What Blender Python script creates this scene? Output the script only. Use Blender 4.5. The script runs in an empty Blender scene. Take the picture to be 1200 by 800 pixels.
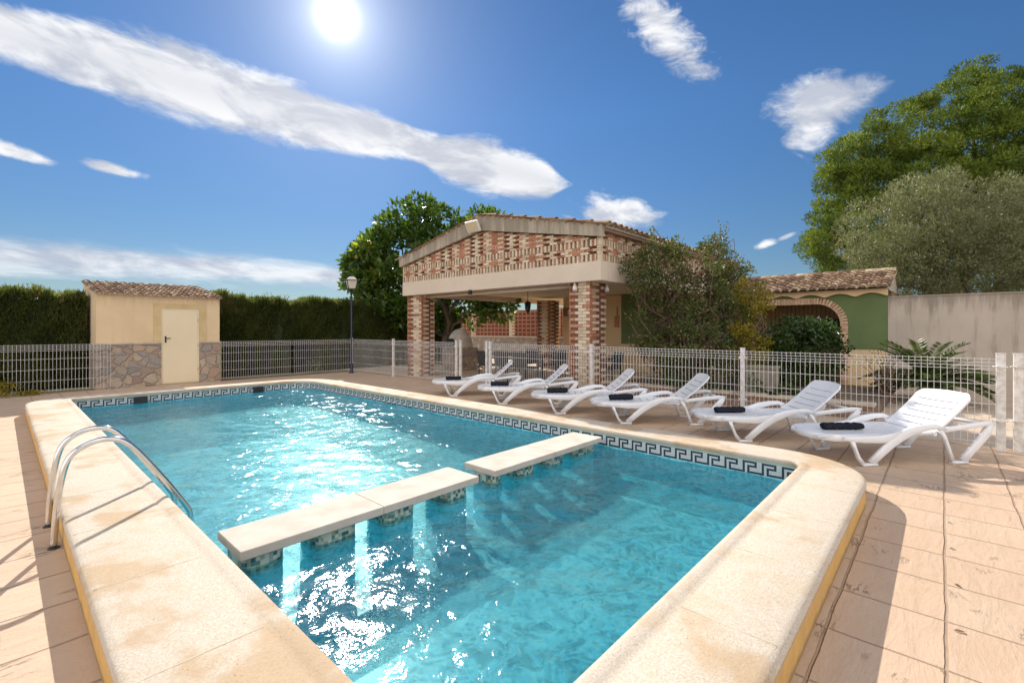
import bpy, math, random
import numpy as np
from mathutils import Vector, Matrix
R = math.radians
random.seed(7)
rng = np.random.default_rng(11)
S = bpy.context.scene
COL = S.collection

# ------------------------------------------------------------------ camera
YAW = R(42.5)
cd = bpy.data.cameras.new("camera"); cam = bpy.data.objects.new("camera", cd); COL.objects.link(cam)
cam.location = (0, 0, 1.5); cam.rotation_euler = (R(90), 0, YAW - R(90))
cd.sensor_width = 36; cd.lens = 36 * 550 / 1200; cd.shift_y = -15 / 1200
cd.clip_start = 0.05; cd.clip_end = 3000
S.camera = cam
# ------------------------------------------------------------------ light
SUN_AZ = YAW + R(20.45); SUN_EL = R(31.9)
SD = Vector((math.cos(SUN_AZ) * math.cos(SUN_EL), math.sin(SUN_AZ) * math.cos(SUN_EL), math.sin(SUN_EL)))
sl = bpy.data.lights.new("sun", 'SUN'); sl.energy = 3.4; sl.angle = R(0.53); sl.color = (1, 0.93, 0.82)
so = bpy.data.objects.new("sun", sl); COL.objects.link(so)
so.rotation_euler = SD.to_track_quat('Z', 'Y').to_euler()
S.view_settings.view_transform = 'Standard'; S.view_settings.look = 'None'
S.view_settings.exposure = 0.92; S.view_settings.gamma = 1.0; S.view_settings.use_curve_mapping = False
S.render.engine = 'CYCLES'
S.cycles.use_denoising = True
try: S.cycles.denoiser = 'OPENIMAGEDENOISE'
except Exception: pass
S.cycles.max_bounces = 8; S.cycles.transparent_max_bounces = 12
S.cycles.sample_clamp_indirect = 6; S.cycles.sample_clamp_direct = 0
S.cycles.caustics_reflective = False; S.cycles.caustics_refractive = False

# node helper -------------------------------------------------------
class NT:
    def __init__(s, tree):
        s.t = tree; s.t.nodes.clear()
    def n(s, typ, **kw):
        nd = s.t.nodes.new(typ)
        for k, v in kw.items():
            if k.startswith('i_'):
                key = k[2:]; key = int(key) if key.isdigit() else key.replace('_', ' ')
                s.put(nd.inputs[key], v)
            else: setattr(nd, k, v)
        return nd
    def put(s, sock, v):
        if isinstance(v, bpy.types.NodeSocket): s.t.links.new(v, sock)
        elif isinstance(v, bpy.types.Node): s.t.links.new(v.outputs[0], sock)
        else:
            if sock.type == 'RGBA' and len(v) == 3: v = (*v, 1)
            sock.default_value = v
    def m(s, op, a, b=None, c=None, clamp=False):
        nd = s.t.nodes.new('ShaderNodeMath'); nd.operation = op; nd.use_clamp = clamp
        s.put(nd.inputs[0], a)
        if b is not None: s.put(nd.inputs[1], b)
        if c is not None: s.put(nd.inputs[2], c)
        return nd.outputs[0]
    def mix(s, f, a, b, bt='MIX'):
        nd = s.t.nodes.new('ShaderNodeMix'); nd.data_type = 'RGBA'; nd.blend_type = bt
        s.put(nd.inputs[0], f); s.put(nd.inputs[6], a); s.put(nd.inputs[7], b)
        return nd.outputs[2]
    def mapr(s, v, a, b, c=0., d=1., smooth=False):
        nd = s.t.nodes.new('ShaderNodeMapRange'); nd.interpolation_type = 'SMOOTHSTEP' if smooth else 'LINEAR'
        s.put(nd.inputs[0], v); s.put(nd.inputs[1], a); s.put(nd.inputs[2], b); s.put(nd.inputs[3], c); s.put(nd.inputs[4], d)
        return nd.outputs[0]
    def noise(s, vec, scale, detail=3, rough=0.5, dist=0.):
        nd = s.n('ShaderNodeTexNoise'); s.put(nd.inputs['Vector'], vec)
        nd.inputs['Scale'].default_value = scale; nd.inputs['Detail'].default_value = detail
        nd.inputs['Roughness'].default_value = rough; nd.inputs['Distortion'].default_value = dist
        return nd.outputs[0]
    def vor(s, vec, scale, feature='F1', rand=1.):
        nd = s.n('ShaderNodeTexVoronoi', feature=feature); s.put(nd.inputs['Vector'], vec)
        nd.inputs['Scale'].default_value = scale; nd.inputs['Randomness'].default_value = rand
        return nd
    def scale3(s, vec, sc):
        nd = s.n('ShaderNodeVectorMath', operation='MULTIPLY'); s.put(nd.inputs[0], vec); nd.inputs[1].default_value = sc
        return nd.outputs[0]

# ------------------------------------------------------------------ world
W = bpy.data.worlds.new("World"); S.world = W; W.use_nodes = True
w = NT(W.node_tree)
sky = w.n('ShaderNodeTexSky', sky_type='NISHITA', sun_disc=False, sun_elevation=SUN_EL,
          sun_rotation=R(90) - SUN_AZ, altitude=0, air_density=1.0, dust_density=0.1, ozone_density=4.0)
hs = w.n('ShaderNodeHueSaturation'); hs.inputs['Saturation'].default_value = 1.12; hs.inputs['Value'].default_value = 1.0
w.put(hs.inputs['Color'], w.mix(1.0, sky.outputs[0], (0.90, 0.97, 1.06), 'MULTIPLY'))
tc = w.n('ShaderNodeTexCoord')
sep = w.n('ShaderNodeSeparateXYZ'); w.put(sep.inputs[0], tc.outputs['Generated'])
x, y, z = sep.outputs
# azimuth (deg, + to the right of YAW) and elevation (deg) of the sky direction
cy, sy = math.cos(YAW), math.sin(YAW)
fx = w.m('ADD', w.m('MULTIPLY', x, cy), w.m('MULTIPLY', y, sy))
rx = w.m('SUBTRACT', w.m('MULTIPLY', x, sy), w.m('MULTIPLY', y, cy))
az = w.m('MULTIPLY', w.m('ARCTAN2', rx, fx), 57.29578)
el = w.m('MULTIPLY', w.m('ARCSINE', z), 57.29578)
comb = w.n('ShaderNodeCombineXYZ'); w.put(comb.inputs[0], az); w.put(comb.inputs[1], el)
def AE(px, py):
    u, v = (px - 600) / 550, (385 - py) / 550
    return math.degrees(math.atan(u)), math.degrees(math.atan2(v, math.hypot(1, u)))
# stretched noise along the drift of the long cloud
rot = w.n('ShaderNodeVectorRotate', rotation_type='Z_AXIS'); w.put(rot.inputs[0], comb); rot.inputs['Angle'].default_value = R(7)
wis = w.scale3(rot.outputs[0], (0.34, 1.0, 1))
nA = w.noise(wis, 0.42, 10, 0.68, 0.4)
nB = w.noise(comb.outputs[0], 0.45, 7, 0.62, 0.3)
nC = w.noise(w.scale3(comb.outputs[0], (0.14, 1, 1)), 0.7, 9, 0.68, 0.5)
nE = w.noise(w.scale3(rot.outputs[0], (0.5, 1.0, 1)), 0.5, 8, 0.66, 0.5)
def curve(inp, pts):                     # piecewise curve az(deg) -> value(deg)
    A0, A1, V0, V1 = -75., 75., -20., 70.
    f = w.n('ShaderNodeFloatCurve'); w.put(f.inputs['Value'], w.mapr(inp, A0, A1))
    c = f.mapping.curves[0]; pts = sorted(pts)
    P = [((a - A0) / (A1 - A0), (v - V0) / (V1 - V0)) for a, v in pts]
    c.points[0].location = P[0]; c.points[1].location = P[-1]
    for p in P[1:-1]: c.points.new(*p)
    f.mapping.update()
    return w.mapr(f.outputs[0], 0., 1., V0, V1)
def band(rows, noise, amp, soft, end=None):
    C, H = [], []
    for px, t, b in rows:
        at, et = AE(px, t); ab, eb = AE(px, b)
        C.append((at, (et + eb) / 2)); H.append((at, max(0.05, (et - eb) / 2 * 1.2)))
    c = curve(az, C); h = curve(az, H)
    d = w.m('DIVIDE', w.m('ABSOLUTE', w.m('SUBTRACT', el, c)), w.m('MAXIMUM', h, 0.05))
    s = w.m('ADD', w.m('SUBTRACT', 1.0, d), w.m('MULTIPLY', w.m('SUBTRACT', noise, 0.5), amp))
    m = w.mapr(s, 0.0, soft, 0, 1, True)
    e = w.mapr(w.m('ADD', az, w.m('MULTIPLY', w.m('SUBTRACT', noise, 0.5), 5.0)), AE(rows[-1][0], 300)[0] - 1.6, AE(rows[-1][0], 300)[0], 1, 0)
    return w.m('MULTIPLY', m, e), d
long_c, long_d = band([(-300, -110, 20), (-100, -22, 48), (0, 4, 68), (100, 26, 100), (200, 50, 132), (300, 80, 158), (400, 116, 180),
                       (450, 136, 184), (490, 152, 190), (520, 158, 212), (560, 162, 224), (600, 172, 230), (640, 192, 231), (650, 201, 227), (668, 213, 219)], nA, 1.05, 0.42)
low_c, _ = band([(-300, 262, 325), (0, 276, 322), (100, 281, 328), (200, 288, 335), (300, 298, 337), (400, 308, 340), (470, 316, 342), (540, 328, 344)], nC, 1.8, 1.0)
low_c = w.m('MULTIPLY', low_c, 0.9)
def blob(px, py, hw, hh, ang, noise, amp=1.5, soft=0.5, k=1.0):
    a0, e0 = AE(px, py); a1, e1 = AE(px + hw, py); a2, e2 = AE(px, py - hh)
    rw, rh = abs(a1 - a0), abs(e2 - e0)
    da, de = w.m('SUBTRACT', az, a0), w.m('SUBTRACT', el, e0)
    ca, sa = math.cos(R(ang)), math.sin(R(ang))
    u = w.m('DIVIDE', w.m('ADD', w.m('MULTIPLY', da, ca), w.m('MULTIPLY', de, sa)), rw)
    v = w.m('DIVIDE', w.m('SUBTRACT', w.m('MULTIPLY', de, ca), w.m('MULTIPLY', da, sa)), rh)
    r = w.m('SQRT', w.m('ADD', w.m('MULTIPLY', u, u), w.m('MULTIPLY', v, v)))
    s = w.m('ADD', w.m('SUBTRACT', 1.0, r), w.m('MULTIPLY', w.m('SUBTRACT', noise, 0.5), amp))
    return w.m('MULTIPLY', w.mapr(s, 0.0, soft, 0, 1, True), k)
blobs = [blob(26, 181, 52, 10, -10, nE, 1.5, .6), blob(132, 198, 44, 8, -6, nE, 1.5, .6),
         blob(775, 36, 84, 36, -45, nE, 2.2, 0.8), blob(967, 116, 78, 36, -8, nE, 1.7, 0.7), blob(948, 148, 40, 42, 0, nE, 1.7, 0.7),
         blob(718, 250, 62, 25, -8, nE, 2.0, 0.7), blob(895, 287, 17, 6, 12, nE, 1.4, .7), blob(922, 277, 13, 3, 20, nE, 1.4, 0.8, 0.5)]
dens = w.m('MAXIMUM', long_c, low_c)
for b in blobs: dens = w.m('MAXIMUM', dens, b)
# unseen cloud cover beside and behind the camera, added as fill light
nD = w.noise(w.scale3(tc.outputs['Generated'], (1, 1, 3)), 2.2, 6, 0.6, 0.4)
fill_c = w.m('MULTIPLY', w.mapr(nD, 0.38, 0.50, 0, 0.97, True), w.mapr(w.m('ABSOLUTE', az), 70, 105, 0, 1, True))
dens = w.m('MAXIMUM', dens, fill_c)
nS = w.noise(wis, 0.30, 8, 0.6, 0.4)
cloudc = w.mix(w.mapr(nS, 0.40, 0.60, 0, 1, True), (0.97, 0.98, 1.0), (0.54, 0.58, 0.68))
cloudc = w.mix(w.mapr(w.m('MULTIPLY', long_c, w.m('SUBTRACT', 1, long_d)), 0.3, 0.9), cloudc, w.mix(0.5, cloudc, (0.62, 0.65, 0.72)))
cloudc = w.mix(fill_c, cloudc, (1.75, 1.68, 1.6))      # unseen fill clouds made brighter to lift the shaded faces
# aureole round the sun
nrm = w.n('ShaderNodeVectorMath', operation='DOT_PRODUCT'); w.put(nrm.inputs[0], tc.outputs['Generated']); nrm.inputs[1].default_value = SD
dot = w.m('MAXIMUM', nrm.outputs['Value'], 0.0)
core = w.m('MULTIPLY', w.m('POWER', dot, 4000.), 1.2)
halo = w.m('ADD', w.m('MULTIPLY', w.m('POWER', dot, 900.), 0.22), w.m('ADD', w.m('MULTIPLY', w.m('POWER', dot, 220.), 0.17), w.m('MULTIPLY', w.m('POWER', dot, 45.), 0.05)))
glow = w.m('ADD', core, halo)
bg1 = w.n('ShaderNodeBackground'); w.put(bg1.inputs[0], w.mix(w.mapr(el, 0, 24, 1, 0), hs.outputs[0], w.mix(1.0, hs.outputs[0], (0.62, 0.60, 0.58), 'MULTIPLY'))); bg1.inputs[1].default_value = 0.05
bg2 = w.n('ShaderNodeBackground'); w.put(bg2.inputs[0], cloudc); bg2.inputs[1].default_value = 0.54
bg3 = w.n('ShaderNodeBackground'); bg3.inputs[0].default_value = (1, 0.97, 0.92, 1); w.put(bg3.inputs[1], glow)
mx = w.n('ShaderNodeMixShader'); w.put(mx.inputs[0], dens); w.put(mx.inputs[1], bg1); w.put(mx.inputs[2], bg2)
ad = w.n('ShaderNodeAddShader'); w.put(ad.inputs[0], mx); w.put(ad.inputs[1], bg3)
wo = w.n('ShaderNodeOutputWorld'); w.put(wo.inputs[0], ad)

# ------------------------------------------------------------------ materials
M = {}
def newmat(name):
    m = bpy.data.materials.new(name); m.use_nodes = True; t = NT(m.node_tree)
    out = t.n('ShaderNodeOutputMaterial'); M[name] = m
    return m, t, out
def pos(t):
    return t.n('ShaderNodeNewGeometry').outputs['Position']
def surf(t, out, col, rough=0.7, bump=None, bstr=0.3, bdist=0.01, metal=0., spec=0.5):
    b = t.n('ShaderNodeBsdfPrincipled'); t.put(b.inputs['Base Color'], col); t.put(b.inputs['Roughness'], rough)
    b.inputs['Metallic'].default_value = metal; b.inputs['Specular IOR Level'].default_value = spec
    if bump is not None:
        bn = t.n('ShaderNodeBump'); t.put(bn.inputs['Height'], bump); bn.inputs['Strength'].default_value = bstr; bn.inputs['Distance'].default_value = bdist
        t.put(b.inputs['Normal'], bn)
    t.put(out.inputs[0], b); return b
def simple(name, c1, c2=None, scale=6., rough=0.7, bs=60., bstr=0.2, bdist=0.004, metal=0., spec=0.5, detail=4):
    m, t, out = newmat(name); p = pos(t); c2 = c2 or tuple(v * 0.8 for v in c1)
    n = t.noise(p, scale, detail, 0.6); col = t.mix(t.mapr(n, 0.35, 0.65), c1, c2)
    surf(t, out, col, rough, t.noise(p, bs, 3), bstr, bdist, metal, spec); return m
def attrmat(name, stops, rough=0.7, scale=8., var=0.25, bs=70., bstr=0.3, bdist=0.004, spec=0.4):
    m, t, out = newmat(name); a = t.n('ShaderNodeAttribute', attribute_name='rnd'); p = pos(t)
    cr = t.n('ShaderNodeValToRGB'); e = cr.color_ramp.elements
    e[0].position = stops[0][0]; e[0].color = (*stops[0][1], 1); e[1].position = stops[-1][0]; e[1].color = (*stops[-1][1], 1)
    for q, c in stops[1:-1]: el_ = e.new(q); el_.color = (*c, 1)
    t.put(cr.inputs[0], a.outputs['Fac'])
    n = t.noise(p, scale, 4, 0.6)
    col = t.mix(var, cr.outputs[0], t.mix(t.mapr(n, 0.3, 0.7), (0, 0, 0), (1, 1, 1)), 'SOFT_LIGHT')
    surf(t, out, col, rough, t.noise(p, bs, 3), bstr, bdist, 0, spec); return m
def leafmat(name, stops, trans=0.35, rough=0.5, spec=0.3):
    m, t, out = newmat(name); a = t.n('ShaderNodeAttribute', attribute_name='rnd')
    cr = t.n('ShaderNodeValToRGB'); e = cr.color_ramp.elements
    e[0].position = stops[0][0]; e[0].color = (*stops[0][1], 1); e[1].position = stops[-1][0]; e[1].color = (*stops[-1][1], 1)
    for q, c in stops[1:-1]: el_ = e.new(q); el_.color = (*c, 1)
    t.put(cr.inputs[0], a.outputs['Fac'])
    b = t.n('ShaderNodeBsdfPrincipled'); t.put(b.inputs['Base Color'], cr.outputs[0]); b.inputs['Roughness'].default_value = rough
    b.inputs['Specular IOR Level'].default_value = spec
    tr = t.n('ShaderNodeBsdfTranslucent'); t.put(tr.inputs[0], t.mix(0.5, cr.outputs[0], t.mix(1.0, cr.outputs[0], (1.6, 1.7, 0.5), 'MULTIPLY')))
    ms = t.n('ShaderNodeMixShader'); ms.inputs[0].default_value = trans; t.put(ms.inputs[1], b); t.put(ms.inputs[2], tr); t.put(out.inputs[0], ms)
    return m

# stamped concrete deck
m, t, out = newmat('deck')
p = pos(t); sp = t.n('ShaderNodeSeparateXYZ'); t.put(sp.inputs[0], p)
wob = t.m('MULTIPLY', t.m('SUBTRACT', t.noise(p, 2.5, 3), 0.5), 0.03)
def joint(t, c, period, off, wdt, wob):
    v = t.m('FRACT', t.m('DIVIDE', t.m('ADD', t.m('ADD', c, off), wob), period))
    d = t.m('MULTIPLY', t.m('MINIMUM', v, t.m('SUBTRACT', 1.0, v)), period)
    return t.mapr(d, wdt * 0.4, wdt, 1, 0, True), v
jx, vx = joint(t, sp.outputs[0], 0.47, 0.01, 0.007, wob)
jy, vy = joint(t, sp.outputs[1], 0.445, 0.015, 0.009, wob)
jj = t.m('MAXIMUM', jx, jy)
cx_ = t.m('FLOOR', t.m('DIVIDE', t.m('ADD', sp.outputs[0], 0.01), 0.47)); cy_ = t.m('FLOOR', t.m('DIVIDE', t.m('ADD', sp.outputs[1], 0.015), 0.445))
cv = t.n('ShaderNodeCombineXYZ'); t.put(cv.inputs[0], cx_); t.put(cv.inputs[1], cy_)
wn = t.n('ShaderNodeTexWhiteNoise', noise_dimensions='3D'); t.put(wn.inputs[0], cv)
stampv = t.n('ShaderNodeVectorMath', operation='ADD'); t.put(stampv.inputs[0], t.scale3(p, (0.9, 3.4, 1))); t.put(stampv.inputs[1], t.scale3(cv.outputs[0], (3.1, 1.7, 0)))
slate = t.noise(stampv.outputs[0], 2.6, 8, 0.66, 0.35)
ridge = t.m('ABSOLUTE', t.m('SUBTRACT', slate, 0.5))
fine = t.noise(p, 55, 4, 0.7)
big = t.noise(p, 0.9, 4, 0.6)
base = t.mix(t.mapr(big, 0.3, 0.7), (0.63, 0.485, 0.35), (0.53, 0.385, 0.265))
base = t.mix(t.m('MULTIPLY', wn.outputs[0], 0.35), base, (0.57, 0.345, 0.225))
base = t.mix(t.mapr(slate, 0.35, 0.75, 0, 0.5), base, (0.64, 0.475, 0.35))
stain = t.mapr(t.noise(t.scale3(p, (1.4, 1, 1)), 1.7, 6, 0.6), 0.60, 0.76, 0, 0.35)
base = t.mix(stain, base, (0.47, 0.26, 0.13))
crack = t.mapr(ridge, 0.0, 0.018, 0.5, 0, True)
crack = t.m('MULTIPLY', crack, t.mapr(t.noise(p, 3.1, 2), 0.56, 0.68))
base = t.mix(crack, base, (0.22, 0.12, 0.07))
base = t.mix(t.m('MULTIPLY', jj, 0.6), base, (0.33, 0.21, 0.14))
base = t.mix(t.mapr(fine, 0.3, 0.7, 0, 0.14), base, (0.30, 0.19, 0.13))
hgt = t.m('SUBTRACT', t.m('ADD', t.m('MULTIPLY', slate, 0.9), t.m('MULTIPLY', fine, 0.09)), t.m('MULTIPLY', jj, 0.9))
hgt = t.m('SUBTRACT', hgt, t.m('MULTIPLY', crack, 0.5))
surf(t, out, base, t.mapr(fine, 0.3, 0.7, 0.55, 0.8), hgt, 0.95, 0.015, 0, 0.35)

# cast stone coping
m, t, out = newmat('coping')
p = pos(t)
grain = t.noise(p, 95, 4, 0.75); mid = t.noise(p, 3.2, 4, 0.62, 0.4); bg_ = t.noise(p, 1.7, 7, 0.62, 0.2)
pit = t.vor(p, 60.0).outputs['Distance']; pitm = t.m('MULTIPLY', t.mapr(pit, 0.05, 0.16, 1, 0), t.mapr(t.noise(p, 9, 2), 0.52, 0.66))
base = t.mix(t.mapr(t.m('ADD', bg_, t.m('MULTIPLY', grain, 0.10)), 0.55, 0.66, 0, 0.9, True), (0.66, 0.595, 0.505), (0.53, 0.38, 0.235))
base = t.mix(t.mapr(mid, 0.50, 0.66, 0, 0.45), base, (0.60, 0.455, 0.30))
base = t.mix(t.mapr(grain, 0.38, 0.60, 0.62, 0), base, (0.44, 0.33, 0.23))
base = t.mix(pitm, base, (0.16, 0.10, 0.06))
surf(t, out, base, 0.85, t.m('SUBTRACT', t.m('ADD', t.m('MULTIPLY', grain, 0.8), t.m('MULTIPLY', mid, 1.0)), t.m('MULTIPLY', pitm, 1.5)), 0.75, 0.006, 0, 0.2)
simple('coping_joint', (0.70, 0.60, 0.47), (0.52, 0.41, 0.29), 9, 0.9, 120, 0.5)
# ochre painted side of the pool wall
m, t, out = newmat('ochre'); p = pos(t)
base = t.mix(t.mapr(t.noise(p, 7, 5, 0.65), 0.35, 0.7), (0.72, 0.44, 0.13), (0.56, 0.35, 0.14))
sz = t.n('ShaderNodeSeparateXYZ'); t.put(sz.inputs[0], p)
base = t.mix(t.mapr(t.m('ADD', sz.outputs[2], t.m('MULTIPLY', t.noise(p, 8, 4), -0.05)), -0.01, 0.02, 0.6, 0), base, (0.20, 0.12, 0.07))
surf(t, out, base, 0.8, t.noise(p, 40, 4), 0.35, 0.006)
# pool mosaic
m, t, out = newmat('mosaic'); p = pos(t)
def mosaic_cells(t, p, s):
    sc = t.scale3(p, (1 / s,) * 3)
    of = t.n('ShaderNodeVectorMath', operation='ADD'); t.put(of.inputs[0], sc); of.inputs[1].default_value = (0.31, 0.27, 0.37)
    fl = t.n('ShaderNodeVectorMath', operation='FLOOR'); t.put(fl.inputs[0], of)
    wnn = t.n('ShaderNodeTexWhiteNoise', noise_dimensions='3D'); t.put(wnn.inputs[0], fl)
    fr = t.n('ShaderNodeVectorMath', operation='FRACTION'); t.put(fr.inputs[0], of)
    return wnn.outputs[0], fr
r1, fr = mosaic_cells(t, p, 0.025)
base = t.mix(t.mapr(r1, 0.0, 1.0), (0.17, 0.75, 0.95), (0.40, 0.90, 0.98))
base = t.mix(t.mapr(r1, 0.90, 0.91), base, (0.12, 0.58, 0.72))
base = t.mix(t.mapr(t.noise(p, 1.2, 3), 0.4, 0.7, 0, 0.25), base, (0.5, 0.8, 0.82))
surf(t, out, base, 0.35)
m, t, out = newmat('mosaic_green'); p = pos(t)
r1, fr = mosaic_cells(t, p, 0.026)
cr = t.n('ShaderNodeValToRGB'); cr.color_ramp.interpolation = 'CONSTANT'; e = cr.color_ramp.elements
e[0].color = (0.55, 0.62, 0.52, 1); e[1].position = 0.35; e[1].color = (0.10, 0.26, 0.26, 1)
for q, c in ((0.55, (0.30, 0.42, 0.38)), (0.72, (0.05, 0.14, 0.17)), (0.86, (0.42, 0.40, 0.25))): k = e.new(q); k.color = (*c, 1)
t.put(cr.inputs[0], r1); surf(t, out, cr.outputs[0], 0.3)
simple('tile_white', (0.74, 0.80, 0.80), (0.62, 0.70, 0.72), 30, 0.25, 20, 0.05)
simple('tile_navy', (0.012, 0.022, 0.055), (0.03, 0.05, 0.10), 40, 0.25, 20, 0.05)
simple('grout', (0.50, 0.56, 0.54), None, 20, 0.8)
simple('pool_plaster', (0.50, 0.62, 0.55), (0.42, 0.55, 0.50), 5, 0.7, 60, 0.3)
simple('travertine', (0.66, 0.60, 0.53), (0.56, 0.49, 0.42), 5, 0.9, 90, 0.35, 0.004, 0, 0.12, 8)
# water
m, t, out = newmat('water'); p = pos(t)
wv1 = t.noise(p, 2.2, 3, 0.5, 0.8); wv2 = t.noise(p, 7.5, 3, 0.6, 1.4); wv3 = t.noise(p, 26, 2, 0.5, 0.5)
h = t.m('ADD', t.m('ADD', t.m('MULTIPLY', wv1, 1.0), t.m('MULTIPLY', wv2, 0.5)), t.m('MULTIPLY', wv3, 0.10))
bn = t.n('ShaderNodeBump'); t.put(bn.inputs['Height'], h); bn.inputs['Strength'].default_value = 1.0; bn.inputs['Distance'].default_value = 0.016
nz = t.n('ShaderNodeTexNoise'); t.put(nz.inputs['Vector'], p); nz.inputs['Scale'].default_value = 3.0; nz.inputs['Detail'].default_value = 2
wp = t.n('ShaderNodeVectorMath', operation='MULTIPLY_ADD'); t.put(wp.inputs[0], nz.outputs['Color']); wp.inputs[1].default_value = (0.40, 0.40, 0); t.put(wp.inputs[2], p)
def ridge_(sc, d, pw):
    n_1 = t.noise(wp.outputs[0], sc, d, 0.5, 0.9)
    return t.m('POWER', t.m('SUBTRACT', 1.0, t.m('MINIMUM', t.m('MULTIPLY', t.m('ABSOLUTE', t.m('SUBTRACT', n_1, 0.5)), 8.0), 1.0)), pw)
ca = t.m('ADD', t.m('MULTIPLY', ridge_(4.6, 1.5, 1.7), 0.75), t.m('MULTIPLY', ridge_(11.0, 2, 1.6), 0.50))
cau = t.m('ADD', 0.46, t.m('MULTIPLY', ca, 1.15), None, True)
tint = t.mix(1.0, (0.74, 0.985, 1.0), t.mix(cau, (0, 0, 0), (1.0, 1.0, 1.0)), 'MULTIPLY')  # caustic light network put into the transmission colour of the water
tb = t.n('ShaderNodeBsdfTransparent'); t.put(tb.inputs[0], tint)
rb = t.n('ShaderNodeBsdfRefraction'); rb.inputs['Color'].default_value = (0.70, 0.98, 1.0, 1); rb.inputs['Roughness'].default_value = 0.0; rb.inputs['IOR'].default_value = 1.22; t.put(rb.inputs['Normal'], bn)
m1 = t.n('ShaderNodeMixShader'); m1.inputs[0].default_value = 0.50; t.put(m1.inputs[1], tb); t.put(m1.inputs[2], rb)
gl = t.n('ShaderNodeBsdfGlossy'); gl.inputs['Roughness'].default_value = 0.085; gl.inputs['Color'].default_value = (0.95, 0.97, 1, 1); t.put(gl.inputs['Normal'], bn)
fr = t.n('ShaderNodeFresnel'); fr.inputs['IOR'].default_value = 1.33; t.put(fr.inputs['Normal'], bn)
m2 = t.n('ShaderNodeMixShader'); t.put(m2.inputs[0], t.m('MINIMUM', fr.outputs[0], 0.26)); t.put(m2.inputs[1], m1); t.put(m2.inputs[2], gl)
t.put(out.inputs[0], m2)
# steel etc.
simple('steel', (0.72, 0.72, 0.72), (0.60, 0.60, 0.60), 12, 0.16, 30, 0.03, 0.002, 1.0)
simple('plastic', (0.82, 0.83, 0.86), (0.76, 0.77, 0.80), 3, 0.32, 120, 0.06, 0.002, 0, 0.5)
simple('dark_gap', (0.02, 0.02, 0.02), None, 5, 0.8)
simple('towel', (0.012, 0.014, 0.022), (0.03, 0.032, 0.045), 60, 0.95, 220, 0.9, 0.006, 0, 0.1)
simple('fence_paint', (0.80, 0.79, 0.78), (0.66, 0.64, 0.62), 9, 0.42, 60, 0.15)
simple('post_paint', (0.82, 0.81, 0.80), (0.60, 0.55, 0.50), 14, 0.45, 60, 0.2)

simple('shed_trim', (0.62, 0.47, 0.22), (0.72, 0.56, 0.33), 3, 0.9, 45, 0.4)
simple('door_paint', (0.86, 0.74, 0.52), (0.82, 0.70, 0.48), 1.2, 0.45, 30, 0.06)
simple('black_metal', (0.015, 0.015, 0.018), (0.03, 0.03, 0.035), 20, 0.4)
simple('blue_metal', (0.018, 0.025, 0.06), (0.03, 0.035, 0.06), 20, 0.4)
simple('lamp_glass', (0.70, 0.64, 0.55), (0.62, 0.56, 0.48), 8, 0.3)
m, t, out = newmat('rubble'); p = pos(t)
dn = t.n('ShaderNodeVectorMath', operation='MULTIPLY_ADD'); nz = t.n('ShaderNodeTexNoise'); t.put(nz.inputs['Vector'], p); nz.inputs['Scale'].default_value = 4
t.put(dn.inputs[0], nz.outputs['Color']); dn.inputs[1].default_value = (0.25, 0.1, 0.25); t.put(dn.inputs[2], t.scale3(p, (1, 1, 1.15)))
v1 = t.vor(dn.outputs[0], 4.2, 'DISTANCE_TO_EDGE').outputs['Distance']; v2 = t.vor(dn.outputs[0], 4.2)
sv = t.n('ShaderNodeSeparateColor'); t.put(sv.inputs[0], v2.outputs['Color'])
cr = t.n('ShaderNodeValToRGB'); e = cr.color_ramp.elements; e[0].color = (0.30, 0.29, 0.30, 1); e[1].color = (0.48, 0.30, 0.20, 1)
for q, c in ((0.3, (0.44, 0.37, 0.30)), (0.55, (0.36, 0.25, 0.21)), (0.78, (0.58, 0.48, 0.36))): k = e.new(q); k.color = (*c, 1)
t.put(cr.inputs[0], sv.outputs[0])
base = t.mix(t.mapr(t.noise(p, 18, 5), 0.3, 0.7, 0, 0.5), cr.outputs[0], (0.27, 0.22, 0.19))
base = t.mix(t.mapr(v1, 0.0, 0.05, 1, 0, True), base, (0.46, 0.38, 0.29))
surf(t, out, base, 0.85, t.m('ADD', t.mapr(v1, 0, 0.10, 0, 1, True), t.m('MULTIPLY', t.noise(p, 22, 5), 0.5)), 0.9, 0.03)
attrmat('roof_tile', [(0, (0.17, 0.10, 0.065)), (0.4, (0.30, 0.185, 0.12)), (0.75, (0.43, 0.30, 0.19)), (1, (0.52, 0.42, 0.29))], 0.85, 14, 0.6, 60, 0.5)
simple('mortar', (0.62, 0.54, 0.44), (0.40, 0.33, 0.27), 14, 0.9, 60, 0.5)
attrmat('brick_red', [(0, (0.34, 0.15, 0.09)), (0.5, (0.47, 0.215, 0.13)), (1, (0.54, 0.29, 0.185))], 0.85, 20, 0.5)
attrmat('brick_cream', [(0, (0.52, 0.40, 0.28)), (0.5, (0.68, 0.55, 0.41)), (1, (0.76, 0.64, 0.49))], 0.85, 20, 0.5)
simple('brick_dark', (0.27, 0.125, 0.08), (0.17, 0.08, 0.055), 16, 0.9, 60, 0.4)
simple('brick_mortar', (0.34, 0.23, 0.17), (0.22, 0.13, 0.10), 16, 0.9, 60, 0.4)
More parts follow.
